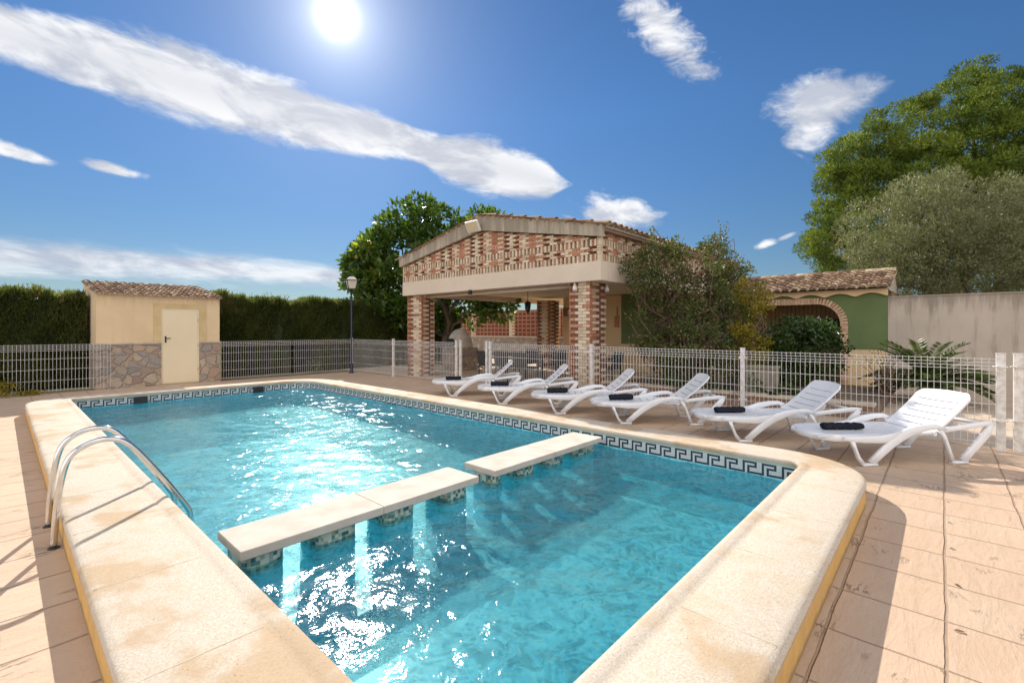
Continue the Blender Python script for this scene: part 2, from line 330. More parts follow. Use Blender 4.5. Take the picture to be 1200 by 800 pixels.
# stained concrete (fascia, boundary wall)
def stained(name, c1, c2, c3, ztop, zlen, amt):
    m, t, out = newmat(name); p = pos(t); s = t.n('ShaderNodeSeparateXYZ'); t.put(s.inputs[0], p)
    st = t.noise(t.scale3(p, (4.0, 4.0, 0.45)), 1.6, 6, 0.65)
    b = t.mix(t.mapr(t.noise(p, 1.1, 5, 0.62), 0.3, 0.7), c1, c2)
    top = t.mapr(s.outputs[2], ztop - zlen, ztop, 0, 1)
    k = t.m('MULTIPLY', t.mapr(t.m('ADD', st, t.m('MULTIPLY', top, 0.28)), 0.5, 0.78, 0, 1, True), amt)
    b = t.mix(k, b, c3)
    surf(t, out, b, 0.9, t.noise(p, 24, 6, 0.65), 0.45, 0.012, 0, 0.2); return m
stained('fascia', (0.44, 0.38, 0.31), (0.52, 0.445, 0.35), (0.24, 0.20, 0.16), 4.3, 1.2, 0.7)
stained('boundary', (0.47, 0.405, 0.345), (0.57, 0.495, 0.425), (0.20, 0.165, 0.135), 2.3, 0.5, 0.65)
stained('shed_wall', (0.84, 0.655, 0.42), (0.74, 0.57, 0.37), (0.56, 0.43, 0.29), 2.4, 0.4, 0.35)
simple('beam_paint', (0.72, 0.61, 0.50), (0.66, 0.555, 0.45), 1.1, 0.85, 50, 0.15)
simple('ceiling_paint', (0.72, 0.63, 0.50), (0.68, 0.58, 0.45), 1.0, 0.9, 50, 0.1)
simple('cream_paint', (0.80, 0.60, 0.37), (0.75, 0.56, 0.34), 1.3, 0.85, 50, 0.2)
simple('green_paint', (0.15, 0.205, 0.085), (0.125, 0.18, 0.07), 1.8, 0.85, 50, 0.2)
simple('brown_wall', (0.30, 0.19, 0.10), (0.25, 0.155, 0.085), 2, 0.85, 50, 0.2)
m, t, out = newmat('plank_wall'); p = pos(t); s = t.n('ShaderNodeSeparateXYZ'); t.put(s.inputs[0], p)
j_, _v = joint(t, s.outputs[1], 0.11, 0.0, 0.012, 0.0)
base = t.mix(t.mapr(t.noise(t.scale3(p, (1, 6, 0.6)), 4, 5), 0.3, 0.7), (0.36, 0.225, 0.12), (0.27, 0.16, 0.085))
surf(t, out, t.mix(t.m('MULTIPLY', j_, 0.7), base, (0.08, 0.05, 0.03)), 0.7, t.m('SUBTRACT', 1.0, j_), 0.6, 0.01)
attrmat('voussoir', [(0, (0.52, 0.32, 0.21)), (0.5, (0.64, 0.43, 0.29)), (1, (0.72, 0.53, 0.38))], 0.85, 20, 0.5)
m, t, out = newmat('glass_dark'); surf(t, out, (0.02, 0.025, 0.03), 0.08)
m, t, out = newmat('lattice'); p = pos(t); s = t.n('ShaderNodeSeparateXYZ'); t.put(s.inputs[0], p)
ja, _ = joint(t, s.outputs[1], 0.30, 0.0, 0.05, 0.0); jb, _ = joint(t, s.outputs[2], 0.22, 0.02, 0.05, 0.0)
g_ = t.m('MAXIMUM', ja, jb)
surf(t, out, t.mix(g_, (0.17, 0.06, 0.04), (0.48, 0.20, 0.12)), 0.85, g_, 0.8, 0.06)
simple('soil', (0.14, 0.09, 0.06), (0.24, 0.17, 0.11), 4, 0.95, 30, 0.8, 0.02)
simple('paving', (0.60, 0.48, 0.37), (0.50, 0.39, 0.29), 1.5, 0.85, 60, 0.3)
simple('earth', (0.30, 0.24, 0.15), (0.20, 0.17, 0.09), 0.5, 0.95, 3, 0.5, 0.05)
simple('kerb_stone', (0.66, 0.56, 0.44), (0.50, 0.41, 0.32), 5, 0.85, 60, 0.4)
simple('bark', (0.16, 0.11, 0.08), (0.09, 0.065, 0.05), 12, 0.9, 40, 0.9, 0.02)
simple('bark_grey', (0.20, 0.16, 0.13), (0.10, 0.08, 0.065), 12, 0.9, 40, 0.9, 0.02)
simple('twig', (0.20, 0.12, 0.10), (0.12, 0.07, 0.06), 12, 0.9)
simple('core_green', (0.018, 0.028, 0.010), (0.03, 0.04, 0.015), 6, 0.95)
simple('oven_plaster', (0.66, 0.60, 0.52), (0.50, 0.45, 0.38), 4, 0.9, 40, 0.4)
simple('rattan', (0.03, 0.03, 0.035), (0.05, 0.05, 0.055), 30, 0.5, 90, 0.6)
simple('white_part', (0.80, 0.78, 0.74), (0.72, 0.70, 0.66), 5, 0.4)
simple('flood_glass', (0.72, 0.60, 0.42), (0.66, 0.54, 0.38), 5, 0.25)
simple('dry_leaf', (0.16, 0.10, 0.07), (0.22, 0.15, 0.09), 30, 0.8)
leafmat('leaf_hedge', [(0, (0.055, 0.072, 0.022)), (0.5, (0.105, 0.13, 0.036)), (0.85, (0.16, 0.185, 0.055)), (1, (0.21, 0.17, 0.08))], 0.45, 0.7, 0.15)
leafmat('leaf_pine', [(0, (0.070, 0.110, 0.022)), (0.5, (0.155, 0.215, 0.034)), (0.85, (0.26, 0.31, 0.05)), (1, (0.30, 0.29, 0.06))], 0.28, 0.6, 0.2)
leafmat('leaf_olive', [(0, (0.11, 0.125, 0.055)), (0.5, (0.20, 0.215, 0.11)), (0.85, (0.29, 0.29, 0.17)), (1, (0.36, 0.34, 0.24))], 0.25, 0.5, 0.3)
leafmat('leaf_rubber', [(0, (0.045, 0.085, 0.018)), (0.4, (0.085, 0.15, 0.028)), (0.75, (0.17, 0.25, 0.04)), (0.9, (0.38, 0.42, 0.05)), (1, (0.48, 0.36, 0.06))], 0.5, 0.3, 0.5)
leafmat('leaf_shrub', [(0, (0.035, 0.055, 0.014)), (0.45, (0.095, 0.135, 0.032)), (0.68, (0.16, 0.17, 0.06)), (0.85, (0.28, 0.17, 0.12)), (1, (0.40, 0.33, 0.12))], 0.35, 0.5, 0.3)
leafmat('leaf_yellow', [(0, (0.12, 0.11, 0.02)), (0.5, (0.30, 0.25, 0.03)), (1, (0.45, 0.36, 0.06))], 0.45, 0.45, 0.3)
leafmat('leaf_citrus', [(0, (0.025, 0.05, 0.012)), (0.6, (0.05, 0.095, 0.018)), (1, (0.12, 0.17, 0.04))], 0.3, 0.3, 0.5)
leafmat('leaf_palm', [(0, (0.035, 0.06, 0.015)), (0.6, (0.07, 0.11, 0.025)), (1, (0.14, 0.17, 0.04))], 0.3, 0.4, 0.4)

# ------------------------------------------------------------------ mesh builder
class MB:
    def __init__(s): s.v = []; s.f = []; s.mi = []; s.sm = []; s.rn = []; s.mats = []
    def mat(s, m):
        if m not in s.mats: s.mats.append(m)
        return s.mats.index(m)
    def add(s, vs, fs, m=None, smooth=False, rnd=None):
        o = len(s.v); s.v += [tuple(v) for v in vs]; k = s.mat(m) if m else 0
        r = random.random() if rnd is None else rnd
        for f in fs: s.f.append([o + i for i in f]); s.mi.append(k); s.sm.append(smooth); s.rn.append(r)
        return s
    def box(s, a, b, m=None, rnd=None):
        x0, y0, z0 = a; x1, y1, z1 = b
        return s.add([(x0, y0, z0), (x1, y0, z0), (x1, y1, z0), (x0, y1, z0), (x0, y0, z1), (x1, y0, z1), (x1, y1, z1), (x0, y1, z1)],
                     [(0, 3, 2, 1), (4, 5, 6, 7), (0, 1, 5, 4), (1, 2, 6, 5), (2, 3, 7, 6), (3, 0, 4, 7)], m, False, rnd)
    def bbox(s, a, b, bev=0.01, m=None, rnd=None):           # box with chamfered edges along z and top
        x0, y0, z0 = a; x1, y1, z1 = b; c = bev
        def ring(i, z): return [(x0 + i + c, y0 + i, z), (x1 - i - c, y0 + i, z), (x1 - i, y0 + i + c, z), (x1 - i, y1 - i - c, z),
                                (x1 - i - c, y1 - i, z), (x0 + i + c, y1 - i, z), (x0 + i, y1 - i - c, z), (x0 + i, y0 + i + c, z)]
        return s.loft([ring(c * .7, z0), ring(0, z0 + c), ring(0, z1 - c), ring(c * .7, z1)], m, True, True, rnd=rnd)
    def loft(s, rings, m=None, cap0=False, cap1=False, smooth=False, rnd=None, closed=True):
        n = len(rings[0]); vs = [p for r in rings for p in r]; fs = []
        for i in range(len(rings) - 1):
            for j in range(n if closed else n - 1):
                k = (j + 1) % n; fs.append((i * n + j, i * n + k, (i + 1) * n + k, (i + 1) * n + j))
        s.add(vs, fs, m, smooth, rnd); o = len(s.v) - len(vs); k = s.mat(m) if m else 0
        r = s.rn[-1]
        if cap0: s.f.append([o + i for i in range(n)][::-1]); s.mi.append(k); s.sm.append(False); s.rn.append(r)
        if cap1: s.f.append([o + (len(rings) - 1) * n + i for i in range(n)]); s.mi.append(k); s.sm.append(False); s.rn.append(r)
        return s
    def tube(s, pts, rad, n=8, m=None, cap=True, rnd=None, aspect=None, up=None):
        pts = [Vector(p) for p in pts]; rings = []
        rad = rad if isinstance(rad, (list, tuple)) else [rad] * len(pts)
        prev = None
        for i, p in enumerate(pts):
            d = (pts[min(i + 1, len(pts) - 1)] - pts[max(i - 1, 0)]).normalized()
            if up is not None: a = Vector(up) - d * d.dot(Vector(up)); a.normalize()
            elif prev is None:
                a = d.orthogonal().normalized()
            else: a = (prev - d * prev.dot(d)).normalized()
            prev = a; b = d.cross(a); ra = rad[i]; rb_ = ra if aspect is None else (aspect if not isinstance(aspect, (list, tuple)) else aspect[i])
            rings.append([tuple(p + a * (rb_ * math.cos(q)) + b * (ra * math.sin(q))) for q in [2 * math.pi * j / n for j in range(n)]])
        return s.loft(rings, m, cap, cap, True, rnd)
    def prism(s, poly, axis, a, b, m=None, rnd=None):       # poly: 2D points; axis 0: (y,z) at x=a..b ; 1: (x,z) ; 2: (x,y)
        def P(q, h): return (h, q[0], q[1]) if axis == 0 else ((q[0], h, q[1]) if axis == 1 else (q[0], q[1], h))
        return s.loft([[P(q, a) for q in poly], [P(q, b) for q in poly]], m, True, True, rnd=rnd)
    def build(s, name, mat=None, parent=None, world=True):
        me = bpy.data.meshes.new(name)
        off = Vector((0, 0, 0))
        if parent is not None and world:
            q = parent
            while q is not None: off += q.location; q = q.parent
        me.from_pydata([(v[0] - off.x, v[1] - off.y, v[2] - off.z) for v in s.v], [], s.f)
        for mm in (s.mats or [mat]): me.materials.append(M[mm or mat])
        if s.mats: me.polygons.foreach_set('material_index', s.mi)
        me.polygons.foreach_set('use_smooth', s.sm)
        at = me.attributes.new('rnd', 'FLOAT', 'FACE'); at.data.foreach_set('value', s.rn)
        me.update()
        o = bpy.data.objects.new(name, me); COL.objects.link(o)
        if parent is not None: o.parent = parent
        return o
def fixnormals(o):
    import bmesh
    bm = bmesh.new(); bm.from_mesh(o.data); bmesh.ops.recalc_face_normals(bm, faces=bm.faces); bm.to_mesh(o.data); bm.free(); return o
def thing(name, label, cat, loc=(0, 0, 0), group=None, rz=0.):
    o = bpy.data.objects.new(name, None); COL.objects.link(o); o.location = loc; o.rotation_euler = (0, 0, rz)
    o.empty_display_size = 0.2
    return tag(o, label, cat, group)
def tag(o, label, cat, group=None):
    o['label'] = label; o['category'] = cat
    if group: o['group'] = group
    return o
def struct(o, kind='structure'): o['kind'] = kind; return o
def copy_tree(o, parent=None):
    c = o.copy(); COL.objects.link(c)
    if parent is not None: c.parent = parent
    for ch in o.children: copy_tree(ch, c)
    return c

def leafmesh(name, mat, P, D, L, Wd, rnd, parent, fold=0.25):
    """P base points, D unit directions, L length, Wd width -> folded 4-gon leaves"""
    n = len(P); off = np.zeros(3); q = parent
    while q is not None: off += np.array(q.location); q = q.parent
    r = rng.normal(size=(n, 3)); side = np.cross(D, r); side /= np.linalg.norm(side, axis=1)[:, None] + 1e-9
    nrm = np.cross(D, side); L = np.broadcast_to(L, (n,))[:, None]; Wd = np.broadcast_to(Wd, (n,))[:, None]
    P = P - off
    mid = P + D * L * 0.5 + nrm * Wd * fold
    V = np.stack([P, mid + side * Wd * 0.5, P + D * L, mid - side * Wd * 0.5], 1).reshape(-1, 3)
    me = bpy.data.meshes.new(name); me.vertices.add(n * 4); me.vertices.foreach_set('co', V.astype(np.float32).ravel())
    me.loops.add(n * 4); me.loops.foreach_set('vertex_index', np.arange(n * 4, dtype=np.int32))
    me.polygons.add(n); me.polygons.foreach_set('loop_start', np.arange(0, n * 4, 4, dtype=np.int32)); me.polygons.foreach_set('loop_total', np.full(n, 4, dtype=np.int32))
    me.materials.append(M[mat]); me.update(calc_edges=True)
    at = me.attributes.new('rnd', 'FLOAT', 'FACE'); at.data.foreach_set('value', np.clip(rnd, 0, 1).astype(np.float32))
    o = bpy.data.objects.new(name, me); COL.objects.link(o); o.parent = parent
    return o
def sph(n):
    d = rng.normal(size=(n, 3)); return d / np.linalg.norm(d, axis=1)[:, None]
def clumps(cs, per, shell=0.55, up=0.35, jitter=0.5):
    """cs: list of (center, radii) -> leaf bases & directions"""
    P, D, K = [], [], []
    for c, r in cs:
        n = max(3, int(per * (np.prod(r) ** (2 / 3)) )) if per > 0 else int(-per)
        d = sph(n); rr = shell + (1.05 - shell) * rng.random(n) ** 0.7
        P.append(np.array(c) + d * rr[:, None] * np.array(r)); dd = d + rng.normal(size=(n, 3)) * jitter + np.array([0, 0, up]); D.append(dd / np.linalg.norm(dd, axis=1)[:, None])
        K.append(np.full(n, rng.random()))
    return np.concatenate(P), np.concatenate(D), np.concatenate(K)

# projection helper used only to derive real world places from measured angles
def at(px, depth, z=0.):
    u = (px - 600) / 550
    return Vector((depth * (cy + sy * u), depth * (sy - cy * u), z))

# ================================================================== GROUND, DECK, WATER
def rr(x0, y0, x1, y1, rad, n=8):
    """rounded rectangle ccw from corner (x0,y0); rad = radii for (x0,y0),(x1,y0),(x1,y1),(x0,y1)"""
    out = []
    for (cx, cyy, sx, sy_, a0), r in zip([(x0, y0, 1, 1, 180), (x1, y0, -1, 1, 270), (x1, y1, -1, -1, 0), (x0, y1, 1, -1, 90)], rad):
        for i in range(n + 1):
            a = R(a0 + 90 * i / n); out.append((cx + sx * r + r * math.cos(a), cyy + sy_ * r + r * math.sin(a)))
    return out
IN = (0.88, 1.0, 5.22, 11.86); INR = (0.06, 0.10, 0.62, 0.07)
OUT = (0.29, 0.47, 5.74, 12.36); OUTR = (0.12, 0.80, 1.0, 0.75)
def ringsheet(name, hole, rect, z, mat):
    mb = MB(); n = len(hole); x0, y0, x1, y1 = rect
    corners = [(x0, y0), (x1, y0), (x1, y1), (x0, y1)]
    q = n // 4; outer = []
    for c in range(4):
        outer += [corners[c]] * q
    vs = [(a, b, z) for a, b in hole] + [(a, b, z) for a, b in corners]
    fs = []
    for j in range(n):
        k = (j + 1) % n; cj, ck = min(j // q, 3), min(k // q, 3)
        if cj == ck: fs.append((k, j, n + cj))
        else: fs.append((k, j, n + cj, n + ck))
    mb.add(vs, fs); o = mb.build(name, mat); return fixnormals(o)
hole = rr(0.5, 0.7, 5.5, 12.1, (0.1, 0.3, 0.6, 0.3))
struct(ringsheet('ground', hole, (-900, -900, 900, 900), -0.012, 'earth'))
struct(ringsheet('pool_deck', hole, (-9, -9, 8.55, 15.28), 0.0, 'deck'))
mb = MB(); mb.box((8.55, -9, -0.2), (15.0, 15.28, 0.001)); struct(mb.build('patio', 'paving'))
mb = MB(); mb.box((8.55, 15.28, -0.2), (19.0, 26, -0.003)); mb.box((15.0, 11.3, -0.2), (19.0, 15.28, 0.001)); struct(mb.build('yard', 'paving'))

# ================================================================== SWIMMING POOL
pool = thing('swimming_pool', 'rectangular mosaic swimming pool with raised pale stone coping and greek key tile band', 'swimming pool', (3.05, 6.4, 0))
n_ = 8
def L3(rc, rad, z): return [(a, b, z) for a, b in rr(*rc, rad, n_)]
def off(rc, rad, d):   # grow by d
    return (rc[0] - d, rc[1] - d, rc[2] + d, rc[3] + d), tuple(max(0.01, r + d) for r in rad)
def O(d, z): a, b = off(OUT, OUTR, d); return L3(a, b, z)
def I(d, z): a, b = off(IN, INR, d); return L3(a, b, z)
mb = MB()
mb.loft([O(-0.02, 0.150), O(-0.001, 0.152), O(0.0, 0.172), O(-0.005, 0.189), O(-0.018, 0.199), O(-0.045, 0.203), I(0.11, 0.203), I(0.095, 0.197), I(0.075, 0.205),
         I(0.03, 0.211), I(0.004, 0.205), I(-0.004, 0.19), I(0.0, 0.165)], 'coping', smooth=True)
# joints between coping stones
for yj in np.arange(1.25, 11.6, 0.93): mb.box((0.315, yj - 0.003, 0.20), (0.775, yj + 0.003, 0.2042), 'coping_joint')
for xj in np.arange(1.35, 4.9, 0.80): mb.box((xj - 0.003, 0.50, 0.20), (xj + 0.003, 0.895, 0.2042), 'coping_joint')
for yj in np.arange(1.75, 11.4, 0.93): mb.box((5.33, yj - 0.003, 0.20), (5.71, yj + 0.003, 0.2042), 'coping_joint')
fixnormals(mb.build('coping', 'coping', pool))
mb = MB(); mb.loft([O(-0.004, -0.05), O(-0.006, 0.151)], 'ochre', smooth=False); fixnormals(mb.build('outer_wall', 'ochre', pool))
mb = MB(); mb.loft([I(0.012, 0.18), I(0.012, 0.137)], 'pool_plaster'); mb.build('upper_wall', 'pool_plaster', pool)
mb = MB(); zf = -0.40; zd = -0.80
loop = [I(0.012, 0.010), I(0.012, zd)]
mb.loft(loop, 'mosaic'); mb.add(loop[1], [list(range(len(loop[1])))], 'mosaic')
mb.box((IN[0] - .008, IN[1] - .008, zd + .002), (IN[2] + .008, 3.54, zf), 'mosaic')      # raised floor of the shallow end
mb.build('basin', 'mosaic', pool)
# greek key band, tile by tile
pat = ["11111100", "10000100", "10111100", "10100000", "10100000", "10111111"]
mb = MB(); lp = [Vector(v[:2]) for v in I(0.010, 0)]; lp.append(lp[0])
seg = [(lp[i + 1] - lp[i]).length for i in range(len(lp) - 1)]; tot = sum(seg); cum = [0]
for s_ in seg: cum.append(cum[-1] + s_)
mb.loft([[(v[0], v[1], 0.137) for v in I(0.0125, 0)], [(v[0], v[1], 0.010) for v in I(0.0125, 0)]], 'grout')
def onloop(s_):
    s_ %= tot
    for i in range(len(seg)):
        if s_ <= cum[i + 1] + 1e-9:
            f = (s_ - cum[i]) / max(seg[i], 1e-9); p = lp[i].lerp(lp[i + 1], f); d = (lp[i + 1] - lp[i]).normalized(); return p, d
    return lp[-1], (lp[-1] - lp[-2]).normalized()
per = tot / round(tot / 0.181); tw = per / 8; k = 0
N = int(round(tot / tw))
for k in range(N):
    p0, d = onloop(k * tw + 0.001); p1, _ = onloop((k + 1) * tw - 0.001)
    nrm_ = Vector((-d.y, d.x)) * 0.002
    for r_ in range(6):
        z1 = 0.135 - r_ * 0.0205; z0 = z1 - 0.0185
        dark = pat[r_][7 - k % 8] == '1'
        mb.add([(p0.x + nrm_.x, p0.y + nrm_.y, z0), (p1.x + nrm_.x, p1.y + nrm_.y, z0), (p1.x + nrm_.x, p1.y + nrm_.y, z1), (p0.x + nrm_.x, p0.y + nrm_.y, z1)], [(0, 1, 2, 3)], 'tile_navy' if dark else 'tile_white')
mb.build('tile_band', 'tile_white', pool)
for xs in (1.80, 4.0):
    mb = MB(); mb.box((xs, 11.84, 0.0), (xs + 0.22, 11.866, 0.14), 'black_metal')
    for i in range(5): mb.box((xs + 0.01, 11.833, 0.012 + i * 0.025), (xs + 0.21, 11.842, 0.022 + i * 0.025), 'black_metal')
    mb.build('skimmer', 'black_metal', pool)
# water surface: a real rippled sheet
nx_, ny_ = 190, 470
gx, gy = np.meshgrid(np.linspace(IN[0] - .011, IN[2] + .011, nx_), np.linspace(IN[1] - .011, IN[3] + .011, ny_), indexing='ij')
hz = np.zeros_like(gx); wr = np.random.default_rng(5)
wxp = gx + .10 * np.sin(gy * 2.1 + 1) + .05 * np.sin(gx * 5.3 + gy * 3.7); wyp = gy + .10 * np.sin(gx * 2.7) + .05 * np.sin(gy * 6.1 - gx * 2.9)
for i in range(90):
    lam = math.exp(wr.uniform(math.log(.075), math.log(.8))); th_ = wr.uniform(0, 2 * math.pi); kk_ = 2 * math.pi / lam
    env_ = .6 + .4 * np.sin(gx * wr.uniform(.5, 2) + gy * wr.uniform(.5, 2) + wr.uniform(0, 6))
    hz += env_ * lam ** 1.1 * .0033 * np.sin(kk_ * (math.cos(th_) * wxp + math.sin(th_) * wyp) + wr.uniform(0, 6.28))
hz = np.clip(hz, -.022, .03); hz += .002
wm = bpy.data.meshes.new('water'); wm.vertices.add(nx_ * ny_); wm.vertices.foreach_set('co', np.stack([gx, gy, hz], -1).reshape(-1).astype(np.float32))
ii, jjx = np.meshgrid(np.arange(nx_ - 1), np.arange(ny_ - 1), indexing='ij'); q0 = (ii * ny_ + jjx).ravel()
qd = np.stack([q0, q0 + ny_, q0 + ny_ + 1, q0 + 1], 1).astype(np.int32); nf_ = len(qd)
wm.loops.add(nf_ * 4); wm.loops.foreach_set('vertex_index', qd.ravel()); wm.polygons.add(nf_)
wm.polygons.foreach_set('loop_start', np.arange(0, nf_ * 4, 4, dtype=np.int32)); wm.polygons.foreach_set('loop_total', np.full(nf_, 4, dtype=np.int32))
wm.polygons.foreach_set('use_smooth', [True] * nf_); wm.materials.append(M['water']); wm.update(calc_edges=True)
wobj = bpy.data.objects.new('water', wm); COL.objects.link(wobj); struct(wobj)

# stone slabs on mosaic piers
def slab(x0, x1, y0, y1, pillars, label):
    o = thing('stone_slab', label, 'stone slab', ((x0 + x1) / 2, (y0 + y1) / 2, 0), 'stone slabs crossing the pool')
    mb = MB(); xm = (x0 + x1) / 2; mb.bbox((x0, y0, 0.092), (xm - .0015, y1, 0.152), 0.005); mb.bbox((xm + .0015, y0, 0.092), (x1, y1, 0.1515), 0.005); mb.build('slab_top', 'travertine', o)
    for a, b in pillars:
        mb = MB(); c = [(q[0], q[1]) for q in rr(a, y0 + 0.05, b, y1 - 0.05, (0.10,) * 4, 6)]
        mb.loft([[(u, v, zf) for u, v in c], [(u, v, -0.05) for u, v in c]], 'mosaic', smooth=False); mb.loft([[(u, v, -0.05) for u, v in c], [(u, v, 0.0915) for u, v in c]], 'mosaic_green', smooth=False); mb.build('pier', 'mosaic_green', o)
    return o
slab(0.98, 2.96, 3.12, 3.56, [(1.00, 1.28), (1.47, 1.80), (2.01, 2.32), (2.60, 2.90)], 'longer pale stone slab across the pool reaching the left coping')
slab(3.17, 5.06, 3.12, 3.56, [(3.19, 3.37), (3.57, 3.86), (4.07, 4.38), (4.60, 5.03)], 'pale stone slab across the pool touching the wall below the loungers')

# handrails
lad = thing('pool_handrail', 'pair of curved stainless steel ladder rails over the left coping', 'handrail', (0.25, 4.75, 0))
def rail(Y, P):
    # smooth the path
    pts = [Vector((a, Y, b)) for a, b in P]; out = []
    for i in range(len(pts) - 1):
        p0, p1, p2, p3 = pts[max(i - 1, 0)], pts[i], pts[i + 1], pts[min(i + 2, len(pts) - 1)]
        for k in range(5):
            u = k / 5; out.append(0.5 * ((2 * p1) + (-p0 + p2) * u + (2 * p0 - 5 * p1 + 4 * p2 - p3) * u * u + (-p0 + 3 * p1 - 3 * p2 + p3) * u ** 3))
    out.append(pts[-1])
    mb = MB(); mb.tube(out, 0.0195, 14); o = mb.build('rail', 'steel', lad)
    mb = MB(); mb.tube([(0.25, Y, 0.0), (0.25, Y, 0.008)], [0.035, 0.030], 14); mb.build('base_flange', 'black_metal', lad)
rail(4.48, [(0.248, 0.0), (0.262, 0.25), (0.295, 0.50), (0.34, 0.62), (0.44, 0.685), (0.55, 0.695), (0.66, 0.63), (0.84, 0.37), (1.0, 0.10), (1.04, 0.0), (1.045, -0.2), (1.045, -0.6)])
rail(5.00, [(0.248, 0.0), (0.262, 0.25), (0.295, 0.50), (0.34, 0.62), (0.44, 0.69), (0.56, 0.70), (0.66, 0.635), (0.84, 0.37), (1.0, 0.10), (1.04, 0.0), (1.045, -0.2), (1.045, -0.6)])
for zz in (-0.2, -0.42):
    mb = MB(); mb.box((1.01, 4.50, zz - 0.012), (1.08, 4.98, zz + 0.012)); mb.build('step', 'steel', lad)

# ================================================================== FENCES
GAL = 'fence_paint'
def wire(mb, a, b, r=0.0028):
    a, b = Vector(a), Vector(b); d = (b - a).normalized(); u = Vector((0, 0, 1)) if abs(d.z) < .9 else Vector((1, 0, 0))
    s1 = d.cross(u).normalized() * r; s2 = d.cross(s1).normalized() * r
    q = [s1 + s2, s1 - s2, -s1 - s2, -s1 + s2]
    mb.add([a + c for c in q] + [b + c for c in q], [(0, 1, 5, 4), (1, 2, 6, 5), (2, 3, 7, 6), (3, 0, 4, 7)])
def mesh_panel(parent, a, b, side):
    a, b = Vector((*a, 0)), Vector((*b, 0)); d = (b - a); Ln = d.length; d.normalize(); nn = Vector((-d.y, d.x, 0)) * side
    mb = MB(); n = max(1, int(round(Ln / 0.065)))
    prof = [(0.0, 0.045), (0.0, 0.985), (0.03, 1.03), (0.0, 1.075), (0.0, 1.135)]
    for i in range(n + 1):
        p = a + d * (Ln * i / n) + Vector((0, 0, 0))
        for (o0, z0), (o1, z1) in zip(prof[:-1], prof[1:]): wire(mb, p + nn * o0 + Vector((0, 0, z0)), p + nn * o1 + Vector((0, 0, z1)), 0.0029)
    for o_, z_ in ((0.006, 0.07), (0.006, 0.30), (0.006, 0.555), (0.006, 0.80), (0.006, 0.99), (0.036, 1.03), (0.006, 1.075), (0.006, 1.12)):
        wire(mb, a + nn * o_ + Vector((0, 0, z_)), b + nn * o_ + Vector((0, 0, z_)), 0.0032)
    return mb.build('mesh_panel', GAL, parent)
def fpost(parent, x_, y_, h=1.17, w_=0.032, brackets=True):
    mb = MB(); mb.bbox((x_ - w_, y_ - w_, 0), (x_ + w_, y_ + w_, h), 0.004); mb.box((x_ - w_ - .004, y_ - w_ - .004, h), (x_ + w_ + .004, y_ + w_ + .004, h + 0.012))
    mb.box((x_ - 0.07, y_ - 0.07, 0.0005), (x_ + 0.07, y_ + 0.07, 0.01))
    if brackets:
        for z_ in (0.30, 1.0): mb.box((x_ - w_ - .012, y_ - w_ - 0.02, z_), (x_ + w_ + .012, y_ + w_ + 0.02, z_ + 0.035))
    return mb.build('post', 'post_paint', parent)
FX = 8.4
def fence(label, pts, posts, side):
    o = thing('wire_fence', label, 'fence', (pts[0][0], pts[0][1], 0), 'white wire mesh fences around the pool')
    for a, b in zip(pts[:-1], pts[1:]): mesh_panel(o, a, b, side)
    for p in posts: fpost(o, *p)
    return o
fence('white wire mesh fence in front of the hedge left of the shed', [(-5, 15.22), (-2.6, 15.22), (-0.2, 15.22), (1.86, 15.22)], [(-2.6, 15.25), (-0.2 - 3, 15.25)], -1)
fence('white wire mesh fence between the shed and the street lamp', [(4.3, 15.28), (6.3, 15.28), (8.3, 15.28)], [(8.36, 15.30)], -1)
fence('short run of white wire mesh fence from the street lamp to the gate', [(FX, 15.22), (FX, 12.78), (FX, 9.78)], [(FX, 12.78), (FX, 9.74)], 1)
fence('long white wire mesh fence behind the sun loungers', [(FX, 8.40), (FX, 5.43), (FX, 2.46), (FX, -0.50)], [(FX, 8.44), (FX, 5.43), (FX, 2.46)], 1)
# small gate leaf swung open beside the column
g = thing('open_gateway', 'narrow pair of white gate posts standing in the open gateway left of the loungers', 'gate', (FX, 9.5, 0))
fpost(g, FX + 0.02, 9.60, 1.18, 0.03, False); fpost(g, FX + 0.02, 8.58, 1.18, 0.035, False)
mb = MB(); mb.tube([(10.3, 10.6, 0), (10.3, 10.6, 1.12)], 0.028, 8)
tag(mb.build('thin_pole', 'kerb_stone'), 'thin beige pole seen through the open gateway', 'pole')
def gatepost(x_, y_, label):
    o = thing('gate_post', label, 'gate post', (x_, y_, 0), 'posts of the right gateway')
    mb = MB(); mb.bbox((x_ - 0.042, y_ - 0.042, 0), (x_ + 0.042, y_ + 0.042, 1.19), 0.005); mb.box((x_ - .046, y_ - .046, 1.19), (x_ + .046, y_ + .046, 1.2)); mb.build('post', 'post_paint', o)
    for z_ in (0.36, 1.02):
        mb = MB(); mb.box((x_ - 0.075, y_ - 0.02, z_), (x_ + 0.075, y_ + 0.02, z_ + 0.03)); mb.tube([(x_ - 0.05, y_ - 0.06, z_ + .015), (x_ - 0.05, y_ + 0.075, z_ + .015)], 0.009, 6)
        mb.build('hinge', 'post_paint', o)
    return o
gatepost(8.28, -0.53, 'white square gate post right behind the nearest sun lounger')
gatepost(8.38, -0.685, 'white square gate post cut by the right edge of the photo')

